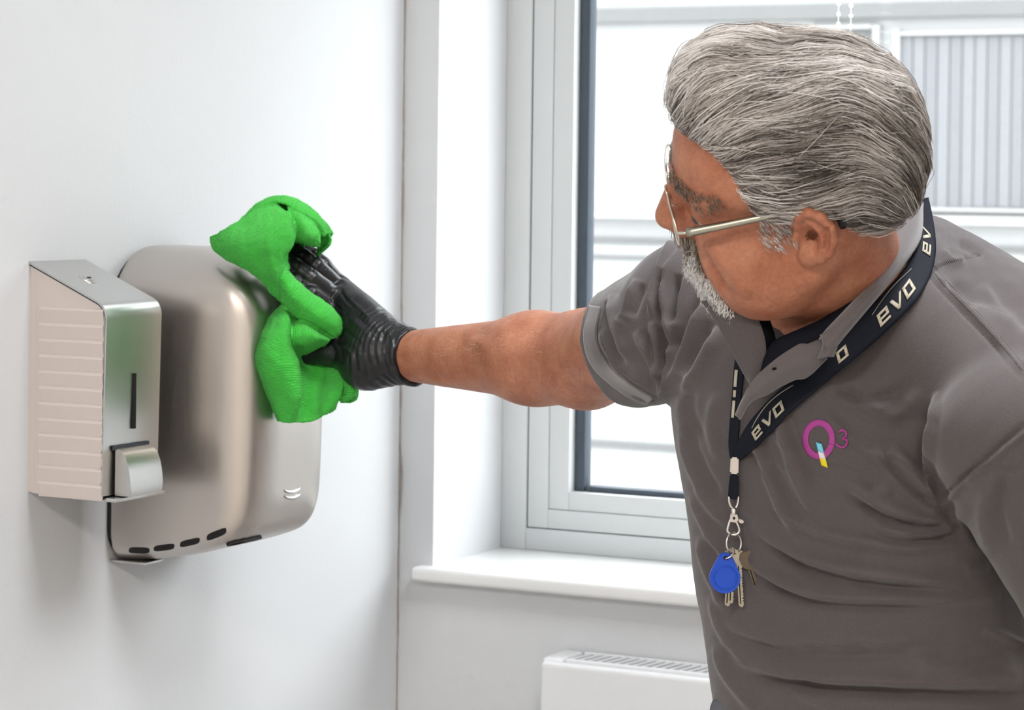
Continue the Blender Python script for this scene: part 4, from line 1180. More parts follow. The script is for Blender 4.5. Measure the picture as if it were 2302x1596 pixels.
# seams: overlocked shoulder seam and stitched yoke, sleeve hem stitching
m_thread = mat('seam_thread', (0.15, 0.14, 0.145), 0.8)
def stitch_line(path, off, step, ln, rad, cross=False, name='stitching'):
    c = crom(np.array(path, float), 200); s = np.concatenate([[0], np.cumsum(np.hypot(*np.diff(c, axis=0).T))])
    parts = []
    for a in np.arange(0, s[-1]-ln, step):
        p0 = np.array([np.interp(a, s, c[:, 0]), np.interp(a, s, c[:, 1])]); p1 = np.array([np.interp(a+ln, s, c[:, 0]), np.interp(a+ln, s, c[:, 1])])
        if cross:
            d = (p1-p0)/np.linalg.norm(p1-p0); nn = np.array([-d[1], d[0]])*5; p0, p1 = p0-nn, p0+nn+d*2
        parts.append(tube_arrays([shit(*p0, off), shit(*((p0+p1)/2), off+0.0003), shit(*p1, off)], rad, 4))
    V, Fc = join_arrays(parts); o = sub(mesh_obj(name, V, Fc, m_thread)); o['kind'] = 'stuff'; return o
stitch_line([(2095, 608), (2120, 592), (2150, 582), (2185, 574), (2205, 570)], 0.0006, 4.2, 2, 0.00035, True)
for dx in (0, 7): stitch_line([(2088+dx, 598-dx), (2130+dx, 648-dx), (2190+dx, 708-dx), (2250+dx, 773-dx), (2300+dx, 834-dx)], 0.0003, 5, 3.4, 0.00035)
for dx in (0, 7): stitch_line([(1352+dx, 694), (1342+dx, 752), (1364+dx, 806), (1410+dx, 852-dx*.6), (1455+dx, 880-dx)], 0.0003, 5, 3.4, 0.00035)
# embroidered emblem: ring with striped tail and a raised 3
m_mag = mat('magenta_thread', (0.36, 0.045, 0.26), 0.6, noise=0.25, nscale=900)
m_cyan = mat('cyan_thread', (0.16, 0.56, 0.78), 0.6, noise=0.1, nscale=900)
m_wht = mat('white_thread', (0.72, 0.70, 0.74), 0.6, noise=0.1, nscale=900)
m_yel = mat('yellow_thread', (0.80, 0.66, 0.02), 0.6, noise=0.1, nscale=900)
def decal(name, quads, m, off, parent=None, thick=0.0006, surf=shit, res=5):
    """quads: list of 4 image points each; draped over a surface as a thin raised patch"""
    parts = []
    for qd in quads:
        a, b, c, d = [np.array(x, float) for x in qd]
        rows = [[surf(*(a*(1-s)*(1-t)+b*s*(1-t)+c*s*t+d*(1-s)*t), off) for s in np.linspace(0, 1, res)] for t in np.linspace(0, 1, res)]
        v_, f_2, _ = grid_patch(rows, res, res, thick); parts.append((v_, f_2))
    V, Fc = join_arrays(parts); return mesh_obj(name, V, Fc, m)
cx, cy = 1840, 988
def ep(a, rx, ry): return shit(cx+rx*math.cos(a), cy+ry*math.sin(a), 0.0010)
aa = np.linspace(0.3, 0.3+2*math.pi, 49)
sub(strip('emblem_ring', [[ep(a, 37, 45) for a in aa], [ep(a, 30, 37.5) for a in aa], [ep(a, 23.5, 30) for a in aa]], 5, 97, m_mag, 0.0006))
def lerp2(a, b, t): return (a[0]+(b[0]-a[0])*t, a[1]+(b[1]-a[1])*t)
L0, L1 = (1834, 994), (1846, 1046); R0, R1 = (1847, 998), (1861, 1052)
for nm_, t0, t1, mm in (('emblem_tail_cyan', 0, .38, m_cyan), ('emblem_tail_white', .38, .66, m_wht), ('emblem_tail_yellow', .66, 1, m_yel)):
    sub(decal(nm_, [(lerp2(L0, L1, t0), lerp2(R0, R1, t0), lerp2(R0, R1, t1), lerp2(L0, L1, t1))], mm, 0.0018))
pts3 = crom([(1886, 972), (1893, 967), (1901, 971), (1902, 980), (1894, 986), (1904, 990), (1902, 1001), (1893, 1006), (1884, 1002), (1880, 997)], 60)
sub(tube('emblem_three', [shit(u, w, 0.0008) for u, w in pts3], 0.0011, m_mag, None, 6))

# ------------------------------------------------------------------ lanyard
lan = tag(empty('lanyard', tuple(P(1652, 1200, 2.2))), 'navy lanyard with white lettering hung round the person\'s neck', 'lanyard')
def lan_add(o): adopt(lan, o); return o
m_let = mat('lanyard_white_print', (0.52, 0.47, 0.37), 0.6, noise=0.08, nscale=800)
near_path = [(2066, 448), (2081, 520), (2076, 585), (2042, 645), (1990, 702), (1932, 757), (1876, 806), (1826, 850), (1778, 889), (1738, 927), (1703, 966), (1675, 1002), (1654, 1030)]
hwid = [22, 21, 27, 33, 33, 32, 29, 27, 27, 27, 26, 20, 9]
o, RB, cpx, npx, hpx = ribbon('strap', near_path, hwid, m_strap, 0.007, None, 90, zmax=[2.405, 2.352, 2.318, 2.284, 2.260, 2.248, 2.245, 2.3, 2.4, 2.4, 2.4, 2.4, 2.4]); lan_add(o); strap = o
far_path = [(1668, 780), (1660, 830), (1655, 890), (1650, 950), (1648, 1000), (1650, 1030)]
o, RB2, c2, n2, h2 = ribbon('strap', far_path, [11, 11, 10, 10, 11, 9], m_strap, 0.005, None, 40); lan_add(o)
def on_strap(RBx, n):
    A = RBx.shape[0]
    def fn(s, t, off=0.0009):
        i = np.clip(s, 0, 1)*(n-1); j = (np.clip(t, -1, 1)+1)/2*(A-1)
        i0, j0 = min(int(i), n-2), min(int(j), A-2); fi, fj = i-i0, j-j0
        p_ = (RBx[j0, i0]*(1-fi)+RBx[j0, i0+1]*fi)*(1-fj)+(RBx[j0+1, i0]*(1-fi)+RBx[j0+1, i0+1]*fi)*fj
        d = CAM-p_; return p_+d/np.linalg.norm(d)*off
    return fn
# letters as bars in a unit cell (x along the word, y up)
BAR = 0.20
LET = {'e': [((0, 0), (1, 0), (1, .2), (0, .2)), ((0, .4), (1, .4), (1, .58), (0, .58)), ((0, .8), (1, .8), (1, 1), (0, 1)), ((0, .2), (.24, .2), (.24, .4), (0, .4)), ((0, .58), (.24, .58), (.24, .8), (0, .8)), ((.78, .58), (1, .58), (1, .8), (.78, .8))],
       'v': [((0.0, 1), (.26, 1), (.62, .22), (.42, 0)), ((.42, 0), (.64, .0), (1.2, 1), (.98, 1))],
       'o': [((0, 0), (1, 0), (1, .2), (0, .2)), ((0, .8), (1, .8), (1, 1), (0, 1)), ((0, .2), (.25, .2), (.25, .8), (0, .8)), ((.75, .2), (1, .2), (1, .8), (.75, .8))]}
def arc_index(cp, pt):
    d = np.hypot(cp[:, 0]-pt[0], cp[:, 1]-pt[1]); return int(np.argmin(d))
def word(fn, cp, n, text, start, end, t0, t1, name='lettering', flip=1, parent=None, skew=0.35):
    """text runs from image point start to end along the strap; t0..t1 across the strap (baseline to cap line)"""
    s0, s1 = arc_index(cp, start)/(n-1), arc_index(cp, end)/(n-1)
    parts = []
    adv = 1.32; tot = adv*(len(text)-1)+1.0
    for i, ch in enumerate(text):
        for bar in LET[ch]:
            a, b, c, d = [np.array(x, float) for x in bar]
            rows = []
            for ty in np.linspace(0, 1, 3):
                row = []
                for tx in np.linspace(0, 1, 4):
                    xy = (a*(1-tx)+b*tx)*(1-ty)+(d*(1-tx)+c*tx)*ty
                    x = (i*adv+xy[0]+skew*(xy[1]-.5))/tot
                    row.append(fn(s0+(s1-s0)*x, t0+(t1-t0)*xy[1]))
                rows.append(row)
            v_, f_2, _ = grid_patch(rows, 3, 4, 0.0004); parts.append((v_, f_2))
    V, Fc = join_arrays(parts); o = mesh_obj(name, V, Fc, m_let)
    if parent is not None: o.parent = parent; o.matrix_parent_inverse = Matrix.Identity(4)
    return o
fs = on_strap(RB, 90); fs2 = on_strap(RB2, 40)
TA, TBt = -0.35, 0.75
word(fs, cpx, 90, 'evo', (1690, 980), (1758, 905), -0.52, 0.26, parent=strap)
word(fs, cpx, 90, 'evo', (1968, 722), (2052, 634), -0.52, 0.26, parent=strap)
word(fs, cpx, 90, 'ev', (2078, 572), (2082, 520), -0.52, 0.26, parent=strap)
word(fs, cpx, 90, 'o', (1880, 803), (1902, 786), -0.52, 0.26, parent=strap)
for a, b in (((1700, 972), (1790, 872)), ((1975, 716), (2065, 610))):
    i0, i1 = arc_index(cpx, a)/89, arc_index(cpx, b)/89
    o = tube('printed_line', [fs(i0+(i1-i0)*k/14, 0.50+0.32*math.sin(k/14*3.0)) for k in range(15)], 0.0003, m_let, None, 4); o.parent = strap; o.matrix_parent_inverse = Matrix.Identity(4)
for v0_, v1_ in ((828, 866), (876, 896), (904, 938)):
    i0, i1 = arc_index(c2, (1656, v0_))/39, arc_index(c2, (1652, v1_))/39
    rows = [[fs2(i0+(i1-i0)*k/5, t_) for k in range(6)] for t_ in (0.15, 0.45, 0.75)]
    v_, f_2, _ = grid_patch(rows, 3, 6, 0.0004); o = mesh_obj('lettering', v_, f_2, m_let); lan_add(o)
# metal ferrule, webbing loop, swivel clasp
m_chrome = mat('bright_nickel', (0.75, 0.72, 0.68), 0.22, 1.0, noise=0.05, nscale=200)
m_brass = mat('worn_key_metal', (0.50, 0.45, 0.36), 0.28, 1.0, noise=0.12, nscale=250)
ZK = min((shit(1650, w)-CAM) @ AX for w in (1040, 1100, 1170, 1240, 1300, 1340))-0.012
PX = ZK/F                         # metres per image pixel at the keys
def K(u, w, dz=0.0): return P(u, w, ZK+dz)
def flatplate(name, outline, thick, m, dz=0.0, bevel=0.0006):
    """plate cut to an outline, facing the viewer's side of the chest"""
    bm = bmesh.new(); prism_bm([K(u, w, dz) for u, w in outline], AX*thick, bm)
    bmesh.ops.bevel(bm, geom=bm.edges[:], offset=bevel, segments=2, affect='EDGES')
    return bm_obj(name, bm, m, None, smooth=True, angle=math.radians(40))
lan_add(flatplate('ferrule', [(1643, 1028), (1661, 1029), (1660, 1067), (1641, 1065)], 0.006, m_chrome, bevel=0.0014))
lan_add(flatplate('webbing_loop', [(1642, 1066), (1660, 1067), (1662, 1090), (1660, 1122), (1648, 1124), (1637, 1118), (1639, 1090)], 0.004, m_strap, 0.001, bevel=0.001))
lan_add(tube('d_ring', [K(*p_, 0.002) for p_ in crom([(1639, 1116), (1640, 1130), (1645, 1140), (1652, 1142), (1657, 1137), (1660, 1124), (1660, 1116)], 26)], 0.0011, m_chrome, None, 8))
lan_add(tube('swivel', [K(1650, 1140), K(1650, 1146), K(1650, 1152), K(1650, 1156)], [0.0016, 0.0028, 0.0022, 0.0030], m_chrome, None, 10))
clasp = lan_add(flatplate('clasp_body', [(1643, 1152), (1656, 1152), (1661, 1170), (1655, 1174), (1646, 1174), (1640, 1172)], 0.0035, m_chrome, -0.001, bevel=0.0008))
lan_add(tube('clasp_hook', [K(*p_, 0.001) for p_ in crom([(1642, 1168), (1637, 1184), (1636, 1194), (1643, 1200), (1652, 1202), (1661, 1197), (1662, 1188), (1656, 1174), (1650, 1172)], 40)], 0.0012, m_chrome, None, 8))
o = flatplate('clasp_thumb', [(1660, 1167), (1671, 1169), (1673, 1174), (1670, 1178), (1661, 1175)], 0.003, m_chrome, 0.0, bevel=0.0008); lan_add(o)
bm = bmesh.new(); bmesh.ops.create_cone(bm, cap_ends=True, segments=14, radius1=0.0013, radius2=0.0013, depth=0.001)
o = bm_obj('rivet', bm, m_dark, None, smooth=True, angle=0.6); o.rotation_euler = (math.radians(90), 0, -TH+math.pi/2*0); o.location = K(1650, 1165, -0.0014); lan_add(o)
# split ring
def ringpts(cu, cw, ru, rw, tilt=0.0, dz=0.0, n=40, a0=0, a1=2*math.pi):
    return [K(cu+ru*math.cos(a), cw+rw*math.sin(a), dz+tilt*math.cos(a)) for a in np.linspace(a0, a1, n, endpoint=False)]
ringo = tag(empty('key_ring', tuple(K(1650, 1244))), 'steel split ring hanging from the lanyard clasp', 'key ring')
for k_, dz in enumerate((0.0, 0.0016)):
    o = tube('coil', ringpts(1650, 1221, 16.5, 24, 0.006, 0.0005+dz), 0.0009, m_chrome, None, 8, closed=True); adopt(ringo, o)
# blue fob
m_blue = mat('blue_plastic', (0.008, 0.075, 0.55), 0.35, noise=0.05, nscale=300)
fob = tag(empty('key_fob', tuple(K(1630, 1336, -0.006))), 'blue teardrop plastic key fob hanging beneath the lanyard', 'key fob')
def tear(s, dz_=0):
    c, r = (1630, 1299), 35*s
    pts = []
    for a in np.linspace(math.radians(-28), math.radians(208), 30): pts.append((c[0]+r*math.cos(a), c[1]+r*math.sin(a)))
    pts += [(1616-0*s, 1299-50*s), (1622, 1299-55*s), (1632, 1299-57*s), (1641, 1299-54*s), (1646, 1299-49*s)]
    return pts
def fobplate(name, out, thick, dz, bev):
    o = flatplate(name, out, thick, m_blue, dz, bev); adopt(fob, o); return o
tp_ = tear(1.0)
fobplate('shell', tp_, 0.0055, -0.0065, 0.0014)
o = tube('raised_rim', ringpts(1630, 1299, 26, 26, 0, -0.0066), 0.0008, m_blue, None, 8, closed=True); adopt(fob, o)
o = flatplate('eyelet', [(1626, 1252), (1632, 1249), (1638, 1252), (1637, 1258), (1627, 1258)], 0.0012, m_dark, -0.0072, 0.0003); adopt(fob, o)
o = tube('wire_loop', [K(*p_[:2], p_[2]) for p_ in crom([(1631, 1256, -0.009), (1641, 1252, -0.010), (1650, 1242, -0.008), (1648, 1232, -0.003), (1642, 1236, 0.002), (1633, 1250, 0.001)], 30)], 0.0008, m_chrome, None, 7); adopt(fob, o)
m_kdark = mat('dark_key_metal', (0.16, 0.13, 0.10), 0.3, 1.0, noise=0.15, nscale=250)
# keys: round or square bow, blade with cut teeth
def key(label, top, ang, L, bow, m, dz, kind=0, name='key'):
    k = tag(empty(name, tuple(K(top[0], top[1], dz))), label, 'key', 'keys on the split ring')
    ca, sa = math.cos(ang), math.sin(ang)
    def T(x, y): return (top[0]+x*ca-y*sa, top[1]+x*sa+y*ca)      # y runs down the key
    if kind == 0: out = [T(bow*math.cos(a)*1.0, bow*0.95+bow*math.sin(a)*1.05) for a in np.linspace(0, 2*math.pi, 22, endpoint=False)]
    else: out = [T(*p_) for p_ in [(-bow*.55, 0), (bow*.55, 0), (bow*.95, bow*.55), (bow*.85, bow*1.5), (bow*.45, bow*2), (-bow*.45, bow*2), (-bow*.85, bow*1.5), (-bow*.95, bow*.55)]]
    o = flatplate('bow', out, 0.0022, m, dz, 0.0005); adopt(k, o)
    w = 6.5; y0 = bow*1.9
    teeth = [(-w, y0)]
    yy = y0
    edge = [(w, y0)]
    r = np.random.default_rng(int(L))
    y = y0+8
    while y < L-9:
        edge += [(w, y), (w-r.uniform(2.5, 5), y+3), (w-r.uniform(1, 4), y+5)]; y += 6.5
    edge += [(w-1, L-6), (1, L), (-w, L-5)]
    o = flatplate('blade', [T(*p_) for p_ in teeth[:1]+edge], 0.0019, m, dz+0.0002, 0.0003); adopt(k, o)
    o = tube('blade_groove', [K(*T(-2, y0+4), dz-0.0001), K(*T(-2, L-8), dz-0.0001)], 0.0005, m_dark, None, 5); adopt(k, o)
    return k
key('silver key with its blade pointing straight down, right of the blue fob', (1660, 1238), -0.06, 128, 16, m_brass, 0.005, 0)
key('key with a dark squared bow turned sideways, rightmost of the bunch', (1676, 1240), -0.30, 92, 20, m_kdark, 0.002, 1)
key('key hidden behind the blue fob, tip showing at its lower left', (1642, 1236), 0.05, 128, 17, m_brass, 0.0035, 0)
key('key behind the blue fob, tip showing at its lower right', (1646, 1234), 0.02, 124, 17, m_brass, 0.0010, 0)

# ------------------------------------------------------------------ trousers and shoes
m_trous = mat('dark_blue_grey_trousers', (0.13, 0.135, 0.16), 0.85, noise=0.15, nscale=300, spec=0.2)
m_shoe = mat('black_shoe_leather', (0.02, 0.02, 0.02), 0.35)
PC = np.array([np.interp(1.0, _zz, np.interp(_zz, _zz, np.interp(_zz, _c[::-1, 2], _c[::-1, 0]))), np.interp(1.0, _c[::-1, 2], _c[::-1, 1]), 0.95])
hipL, hipR = PC+LF*0.085+np.array([0, 0, -.08]), PC-LF*0.085+np.array([0, 0, -.08])
feet = [PC*np.array([1, 1, 0])+LF*0.13+FW*0.02+np.array([0, 0, 0.09]), PC*np.array([1, 1, 0])-LF*0.13-FW*0.06+np.array([0, 0, 0.09])]
def trouser_sdf(p):
    dx = p-PC.astype(np.float32)
    l = dx @ LF.astype(np.float32); w = dx @ FW.astype(np.float32); z = dx[:, 2]
    k = np.sqrt((l/.158)**2+(w/.122)**2+1e-9)
    d = smax((k-1)*.12, np.abs(z)-.115, .02)
    d = smin(d, s_cone(p, P(1634, 1600, 2.40), P(1650, 1680, 2.40), .018, .024), .01)      # pocket bulge at the hip
    for h_, ft in ((hipL, feet[0]), (hipR, feet[1])):
        kn = (h_+ft)/2+FW*0.03
        d = smin(d, s_path(p, [h_, kn, ft-np.array([0, 0, .02])], [.088, .072, .062], .02), .03)
    return d
v, q = sdf_mesh(trouser_sdf, (0.70, -1.35, 0.0), (1.45, -0.60, 1.14), 0.009, B=8)
v = laplace(v, q, 2); v = v+vnormals(v, q)*(0.003*vnoise(v, 30, 61))[:, None]
tro = mesh_obj('trousers', v, q, m_trous); adopt(man, tro)
for ft in feet:
    c = np.array([ft[0], ft[1], 0.0])
    def shoe_sdf(p):
        d = s_cone(p, c+FW*-0.06+[0, 0, .042], c+FW*0.13+[0, 0, .034], .042, .034)
        d = smin(d, s_cone(p, c+FW*-0.05+[0, 0, .05], c+FW*-0.045+[0, 0, .09], .04, .036), .02)
        return smax(d, 0.0015-p[:, 2], .006)
    v, q = sdf_mesh(shoe_sdf, c+[-.24, -.24, -.01], c+[.24, .24, .16], 0.007, B=6)
    adopt(man, mesh_obj('shoe', laplace(v, q, 1), q, m_shoe))

# ------------------------------------------------------------------ black glove on the wiping hand
def z3(x, y): return (440+0.3509*x, 420+0.3509*y)
def Q(x, y, Z): return P(*z3(x, y), Z)
m_glove = mat('black_nitrile', (0.010, 0.010, 0.012), 0.36, spec=0.55)
def wrinkle(m, sc, st):
    nt = m.node_tree; b = nt.nodes['Principled BSDF']; tc = nt.nodes['Texture Coordinate']
    n = nt.nodes.new('ShaderNodeTexNoise'); n.inputs['Scale'].default_value = sc; n.inputs['Detail'].default_value = 3; n.inputs['Distortion'].default_value = 1.2
    mp = nt.nodes.new('ShaderNodeMapping'); mp.inputs['Scale'].default_value = (1.8, 1.8, 0.8)
    nt.links.new(tc.outputs['Object'], mp.inputs['Vector']); nt.links.new(mp.outputs['Vector'], n.inputs['Vector'])
    bp = nt.nodes.new('ShaderNodeBump'); bp.inputs['Strength'].default_value = st; bp.inputs['Distance'].default_value = 0.003
    nt.links.new(n.outputs['Fac'], bp.inputs['Height']); nt.links.new(bp.outputs['Normal'], b.inputs['Normal'])
wrinkle(m_glove, 90, 0.14)
WR = P(918, 800, 2.965)
FG = {  # knuckle, middle joint, last joint, tip
    'index': ([Q(900, 800, 3.030), Q(740, 690, 3.015), Q(640, 610, 3.020), Q(560, 545, 3.035)], [.0125, .0112, .0100, .0088]),
    'middle': ([Q(900, 712, 3.035), Q(735, 585, 3.022), Q(630, 505, 3.025), Q(548, 440, 3.042)], [.0125, .0115, .0102, .0090]),
    'ring': ([Q(900, 640, 3.052), Q(775, 510, 3.042), Q(690, 445, 3.046), Q(605, 385, 3.060)], [.0118, .0106, .0096, .0086]),
    'little': ([Q(915, 620, 3.075), Q(820, 500, 3.068), Q(760, 440, 3.070), Q(700, 395, 3.078)], [.0105, .0092, .0084, .0076]),
}
def glove_sdf(p):
    d = s_cone(p, WR+(WR-Q(1050, 1000, 3.0))*0.12, Q(1180, 1060, 2.985), .0335, .034)
    palm = s_cone(p, Q(1180, 1040, 2.990), Q(1010, 830, 3.022), .032, .022)
    palm = smin(palm, s_cone(p, Q(1190, 1060, 2.985), Q(930, 800, 3.035), .028, .014), .02)
    palm = smin(palm, s_cone(p, Q(1190, 1000, 2.995), Q(930, 690, 3.045), .026, .014), .02)
    palm = smin(palm, s_cone(p, Q(1180, 980, 3.01), Q(940, 640, 3.070), .024, .012), .02)
    d = smin(d, palm, .02)
    for k, (pp, rr) in FG.items():
        fd = s_path(p, pp, rr, .003)
        fsum = fd if k == 'index' else smin(fsum, fd, .0018)
    d = smin(d, fsum, .006)
    # thumb: leaves the side of the palm near its base
    d = smin(d, s_cone(p, Q(1180, 1090, 2.980), Q(1080, 1130, 2.988), .031, .031), .014)
    th = s_path(p, [Q(1100, 1130, 2.985), Q(985, 1075, 2.996), Q(860, 1060, 3.005), Q(700, 1075, 3.012)], [.0285, .0190, .0165, .0125], .006)
    d = smin(d, th, .009)
    # cuff end
    c = ((p-WR.astype(np.float32)) @ ((RE-RW)/np.linalg.norm(RE-RW)).astype(np.float32))-0.010
    return smax(d, c, .0015)
v, q = sdf_mesh(glove_sdf, (0.14, -0.80, 1.27), (0.46, -0.46, 1.50), 0.0016)
v = laplace(v, q, 2)
axw = (RE-RW)/np.linalg.norm(RE-RW)
n_ = vnormals(v, q); s_ = (v-WR) @ axw                        # distance along the wrist from the cuff
cuff = np.clip((s_+0.058)/0.03, 0, 1)
ph = s_*780+9.0*vnoise(v, 45, 71)
disp = cuff*0.0010*np.sin(ph)*(0.55+0.6*vnoise(v, 60, 73))+cuff*0.0010*vnoise(v, 300, 72)
# creases over fingers and the back of the hand
GF = []
for k, (pp, rr) in FG.items():
    px_ = [proj(a)[:2] for a in pp]
    for i in range(3):
        (x0, y0), (x1, y1) = px_[i], px_[i+1]
        for t in (0.0, 0.12, 0.88):
            xx_, yy_ = x0+(x1-x0)*t, y0+(y1-y0)*t
            dx, dy = (y1-y0), -(x1-x0); L = math.hypot(dx, dy); dx, dy = dx/L, dy/L
            j = random.uniform(-5, 5)
            GF.append(([(xx_-dx*17+j, yy_-dy*17), (xx_+j*.3, yy_), (xx_+dx*17-j, yy_+dy*17)], random.uniform(2.5, 4.5), -random.uniform(.0003, .0008)))
for a in [[(890, 1000), (980, 1020), (1100, 1060)], [(930, 900), (1010, 960), (1090, 1040)], [(960, 820), (1050, 900), (1150, 1000)], [(1000, 800), (1100, 890), (1190, 960)], [(930, 760), (960, 860), (940, 960)],
          [(900, 990), (930, 1050), (940, 1130)], [(860, 990), (890, 1060), (880, 1120)], [(950, 1010), (1000, 1080), (1000, 1160)], [(1010, 1010), (1060, 1080), (1060, 1180)], [(1190, 900), (1210, 1000), (1210, 1150)], [(1230, 900), (1260, 1010), (1250, 1200)],
          [(870, 700), (900, 760), (960, 800)], [(920, 640), (960, 720), (1020, 770)], [(980, 720), (1060, 790), (1120, 850)]]:
    GF.append(([z3(*b) for b in a], 4.0, random.choice([-1, 1])*.0014))
v = v+n_*disp[:, None]
v = relief(v, q, GF, facing=-0.1)
glove = mesh_obj('glove', v, q, m_glove); adopt(man, glove); glove['label'] = 'wrinkled black disposable glove on the wiping hand'

# ================================================================== green cloth
m_cloth = mat('green_microfibre', (0.045, 0.50, 0.065), 0.9, sheen=0.15, spec=0.1)
nt = m_cloth.node_tree; b = nt.nodes['Principled BSDF']
atn = nt.nodes.new('ShaderNodeAttribute'); atn.attribute_name = 'rib'
wv = nt.nodes.new('ShaderNodeMath'); wv.operation = 'SINE'; nt.links.new(atn.outputs['Fac'], wv.inputs[0])
ns = nt.nodes.new('ShaderNodeTexNoise'); ns.inputs['Scale'].default_value = 1400; ns.inputs['Detail'].default_value = 3
nt.links.new(nt.nodes['Texture Coordinate'].outputs['Object'], ns.inputs['Vector'])
ad = nt.nodes.new('ShaderNodeMath'); ad.operation = 'MULTIPLY_ADD'; ad.inputs[1].default_value = 0.45
nt.links.new(wv.outputs[0], ad.inputs[0]); nt.links.new(ns.outputs['Fac'], ad.inputs[2])
bp = nt.nodes.new('ShaderNodeBump'); bp.inputs['Strength'].default_value = 0.9; bp.inputs['Distance'].default_value = 0.0013
nt.links.new(ad.outputs[0], bp.inputs['Height']); nt.links.new(bp.outputs['Normal'], b.inputs['Normal'])
rp = nt.nodes.new('ShaderNodeValToRGB'); rp.color_ramp.elements[0].position = 0.0; rp.color_ramp.elements[0].color = (0.05, 0.60, 0.055, 1)
rp.color_ramp.elements[1].position = 1.3 if False else 1.0; rp.color_ramp.elements[1].color = (0.12, 0.88, 0.12, 1)
nt.links.new(ad.outputs[0], rp.inputs['Fac']); nt.links.new(rp.outputs['Color'], b.inputs['Base Color'])
CP = []      # patches: (rows in zoom coordinates with depth, ribs along u, ribs along v)
def crows(rows): return [[Q(x, y, Z) for x, y, Z in r] for r in rows]
CP.append((crows([   # A: big upper-left lobe
    [(100, 325, 3.020), (118, 395, 3.000), (215, 470, 2.985), (370, 548, 2.980), (480, 662, 2.985), (575, 748, 2.998)],
    [(180, 285, 2.995), (215, 350, 2.975), (300, 425, 2.965), (420, 520, 2.965), (500, 630, 2.975), (582, 738, 2.990)],
    [(300, 215, 2.990), (330, 300, 2.965), (390, 385, 2.955), (455, 480, 2.956), (515, 590, 2.968), (588, 720, 2.985)],
    [(400, 140, 2.992), (440, 235, 2.962), (478, 345, 2.950), (492, 450, 2.950), (525, 565, 2.962), (592, 690, 2.984)],
    [(480, 100, 3.000), (545, 180, 2.966), (590, 280, 2.956), (590, 375, 2.956), (545, 465, 2.962), (575, 560, 2.984)],
    [(520, 110, 3.012), (590, 190, 2.985), (618, 270, 2.975), (612, 355, 2.978), (575, 440, 2.985), (585, 520, 2.998)]]), 34, 12, 60, 70))
CP.append((crows([   # B: lip rolling over the top to the right
    [(285, 240, 3.008), (400, 150, 2.990), (500, 108, 2.984), (600, 125, 2.980), (700, 190, 2.985), (780, 260, 3.000), (805, 320, 3.010)],
    [(300, 215, 3.022), (400, 125, 3.006), (500, 84, 2.998), (610, 92, 2.992), (715, 160, 2.994), (795, 235, 3.006), (835, 300, 3.018)],
    [(340, 205, 3.040), (430, 110, 3.026), (510, 78, 3.022), (625, 90, 3.020), (735, 165, 3.022), (820, 245, 3.030), (862, 315, 3.036)],
    [(400, 230, 3.060), (470, 150, 3.052), (540, 120, 3.050), (640, 150, 3.050), (745, 230, 3.050), (820, 300, 3.052), (850, 350, 3.052)]]), 20, 30, 50, 80))
CP.append((crows([   # B2: hanging front of the rolled lip, over the fingers
    [(585, 118, 2.982), (690, 182, 2.984), (775, 252, 2.998), (806, 305, 3.010)],
    [(612, 180, 2.972), (700, 232, 2.968), (775, 288, 2.985), (808, 328, 3.004)],
    [(618, 255, 2.974), (690, 292, 2.966), (760, 325, 2.980), (805, 350, 3.002)],
    [(610, 320, 2.984), (680, 350, 2.978), (750, 368, 2.990), (800, 372, 3.008)],
    [(622, 345, 3.005), (690, 372, 3.002), (755, 386, 3.008), (795, 384, 3.018)]]), 20, 22, 40, 26))
CP.append((crows([   # B3: darker end peeping out behind the lip
    [(790, 250, 3.012), (835, 290, 3.018), (862, 335, 3.024), (845, 375, 3.026)],
    [(785, 300, 3.024), (820, 330, 3.030), (835, 365, 3.034), (815, 400, 3.034)],
    [(740, 340, 3.050), (770, 380, 3.052), (775, 420, 3.052), (760, 460, 3.052)]]), 14, 16, 30, 20))
CP.append((crows([   # C: band lying along the fingers
    [(500, 480, 2.990), (512, 570, 2.985), (552, 700, 2.985), (605, 800, 2.982), (715, 862, 2.980), (830, 918, 2.984), (862, 960, 2.994)],
    [(522, 470, 2.974), (548, 570, 2.964), (620, 690, 2.962), (715, 775, 2.962), (820, 845, 2.966), (880, 900, 2.974), (890, 960, 2.988)],
    [(548, 458, 2.978), (580, 562, 2.970), (672, 665, 2.972), (775, 738, 2.974), (868, 812, 2.976), (908, 868, 2.980), (908, 940, 2.992)],
    [(556, 450, 3.000), (592, 560, 2.995), (696, 660, 2.998), (800, 736, 3.000), (888, 812, 3.000), (922, 875, 3.002), (912, 965, 3.010)]]), 20, 44, 36, 90))
CP.append((crows([   # D: folds tucked under the thumb
    [(580, 850, 2.996), (690, 835, 2.990), (800, 920, 2.985), (868, 962, 2.992)],
    [(576, 920, 2.975), (690, 905, 2.962), (785, 955, 2.960), (862, 985, 2.976)],
    [(584, 985, 2.972), (690, 990, 2.962), (780, 1000, 2.966), (842, 1012, 2.984)],
    [(602, 1050, 2.984), (680, 1045, 2.982), (760, 1032, 2.985), (815, 1025, 2.998)],
    [(622, 1092, 3.000), (690, 1082, 3.000), (750, 1056, 3.005), (790, 1040, 3.012)]]), 22, 26, 44, 34))
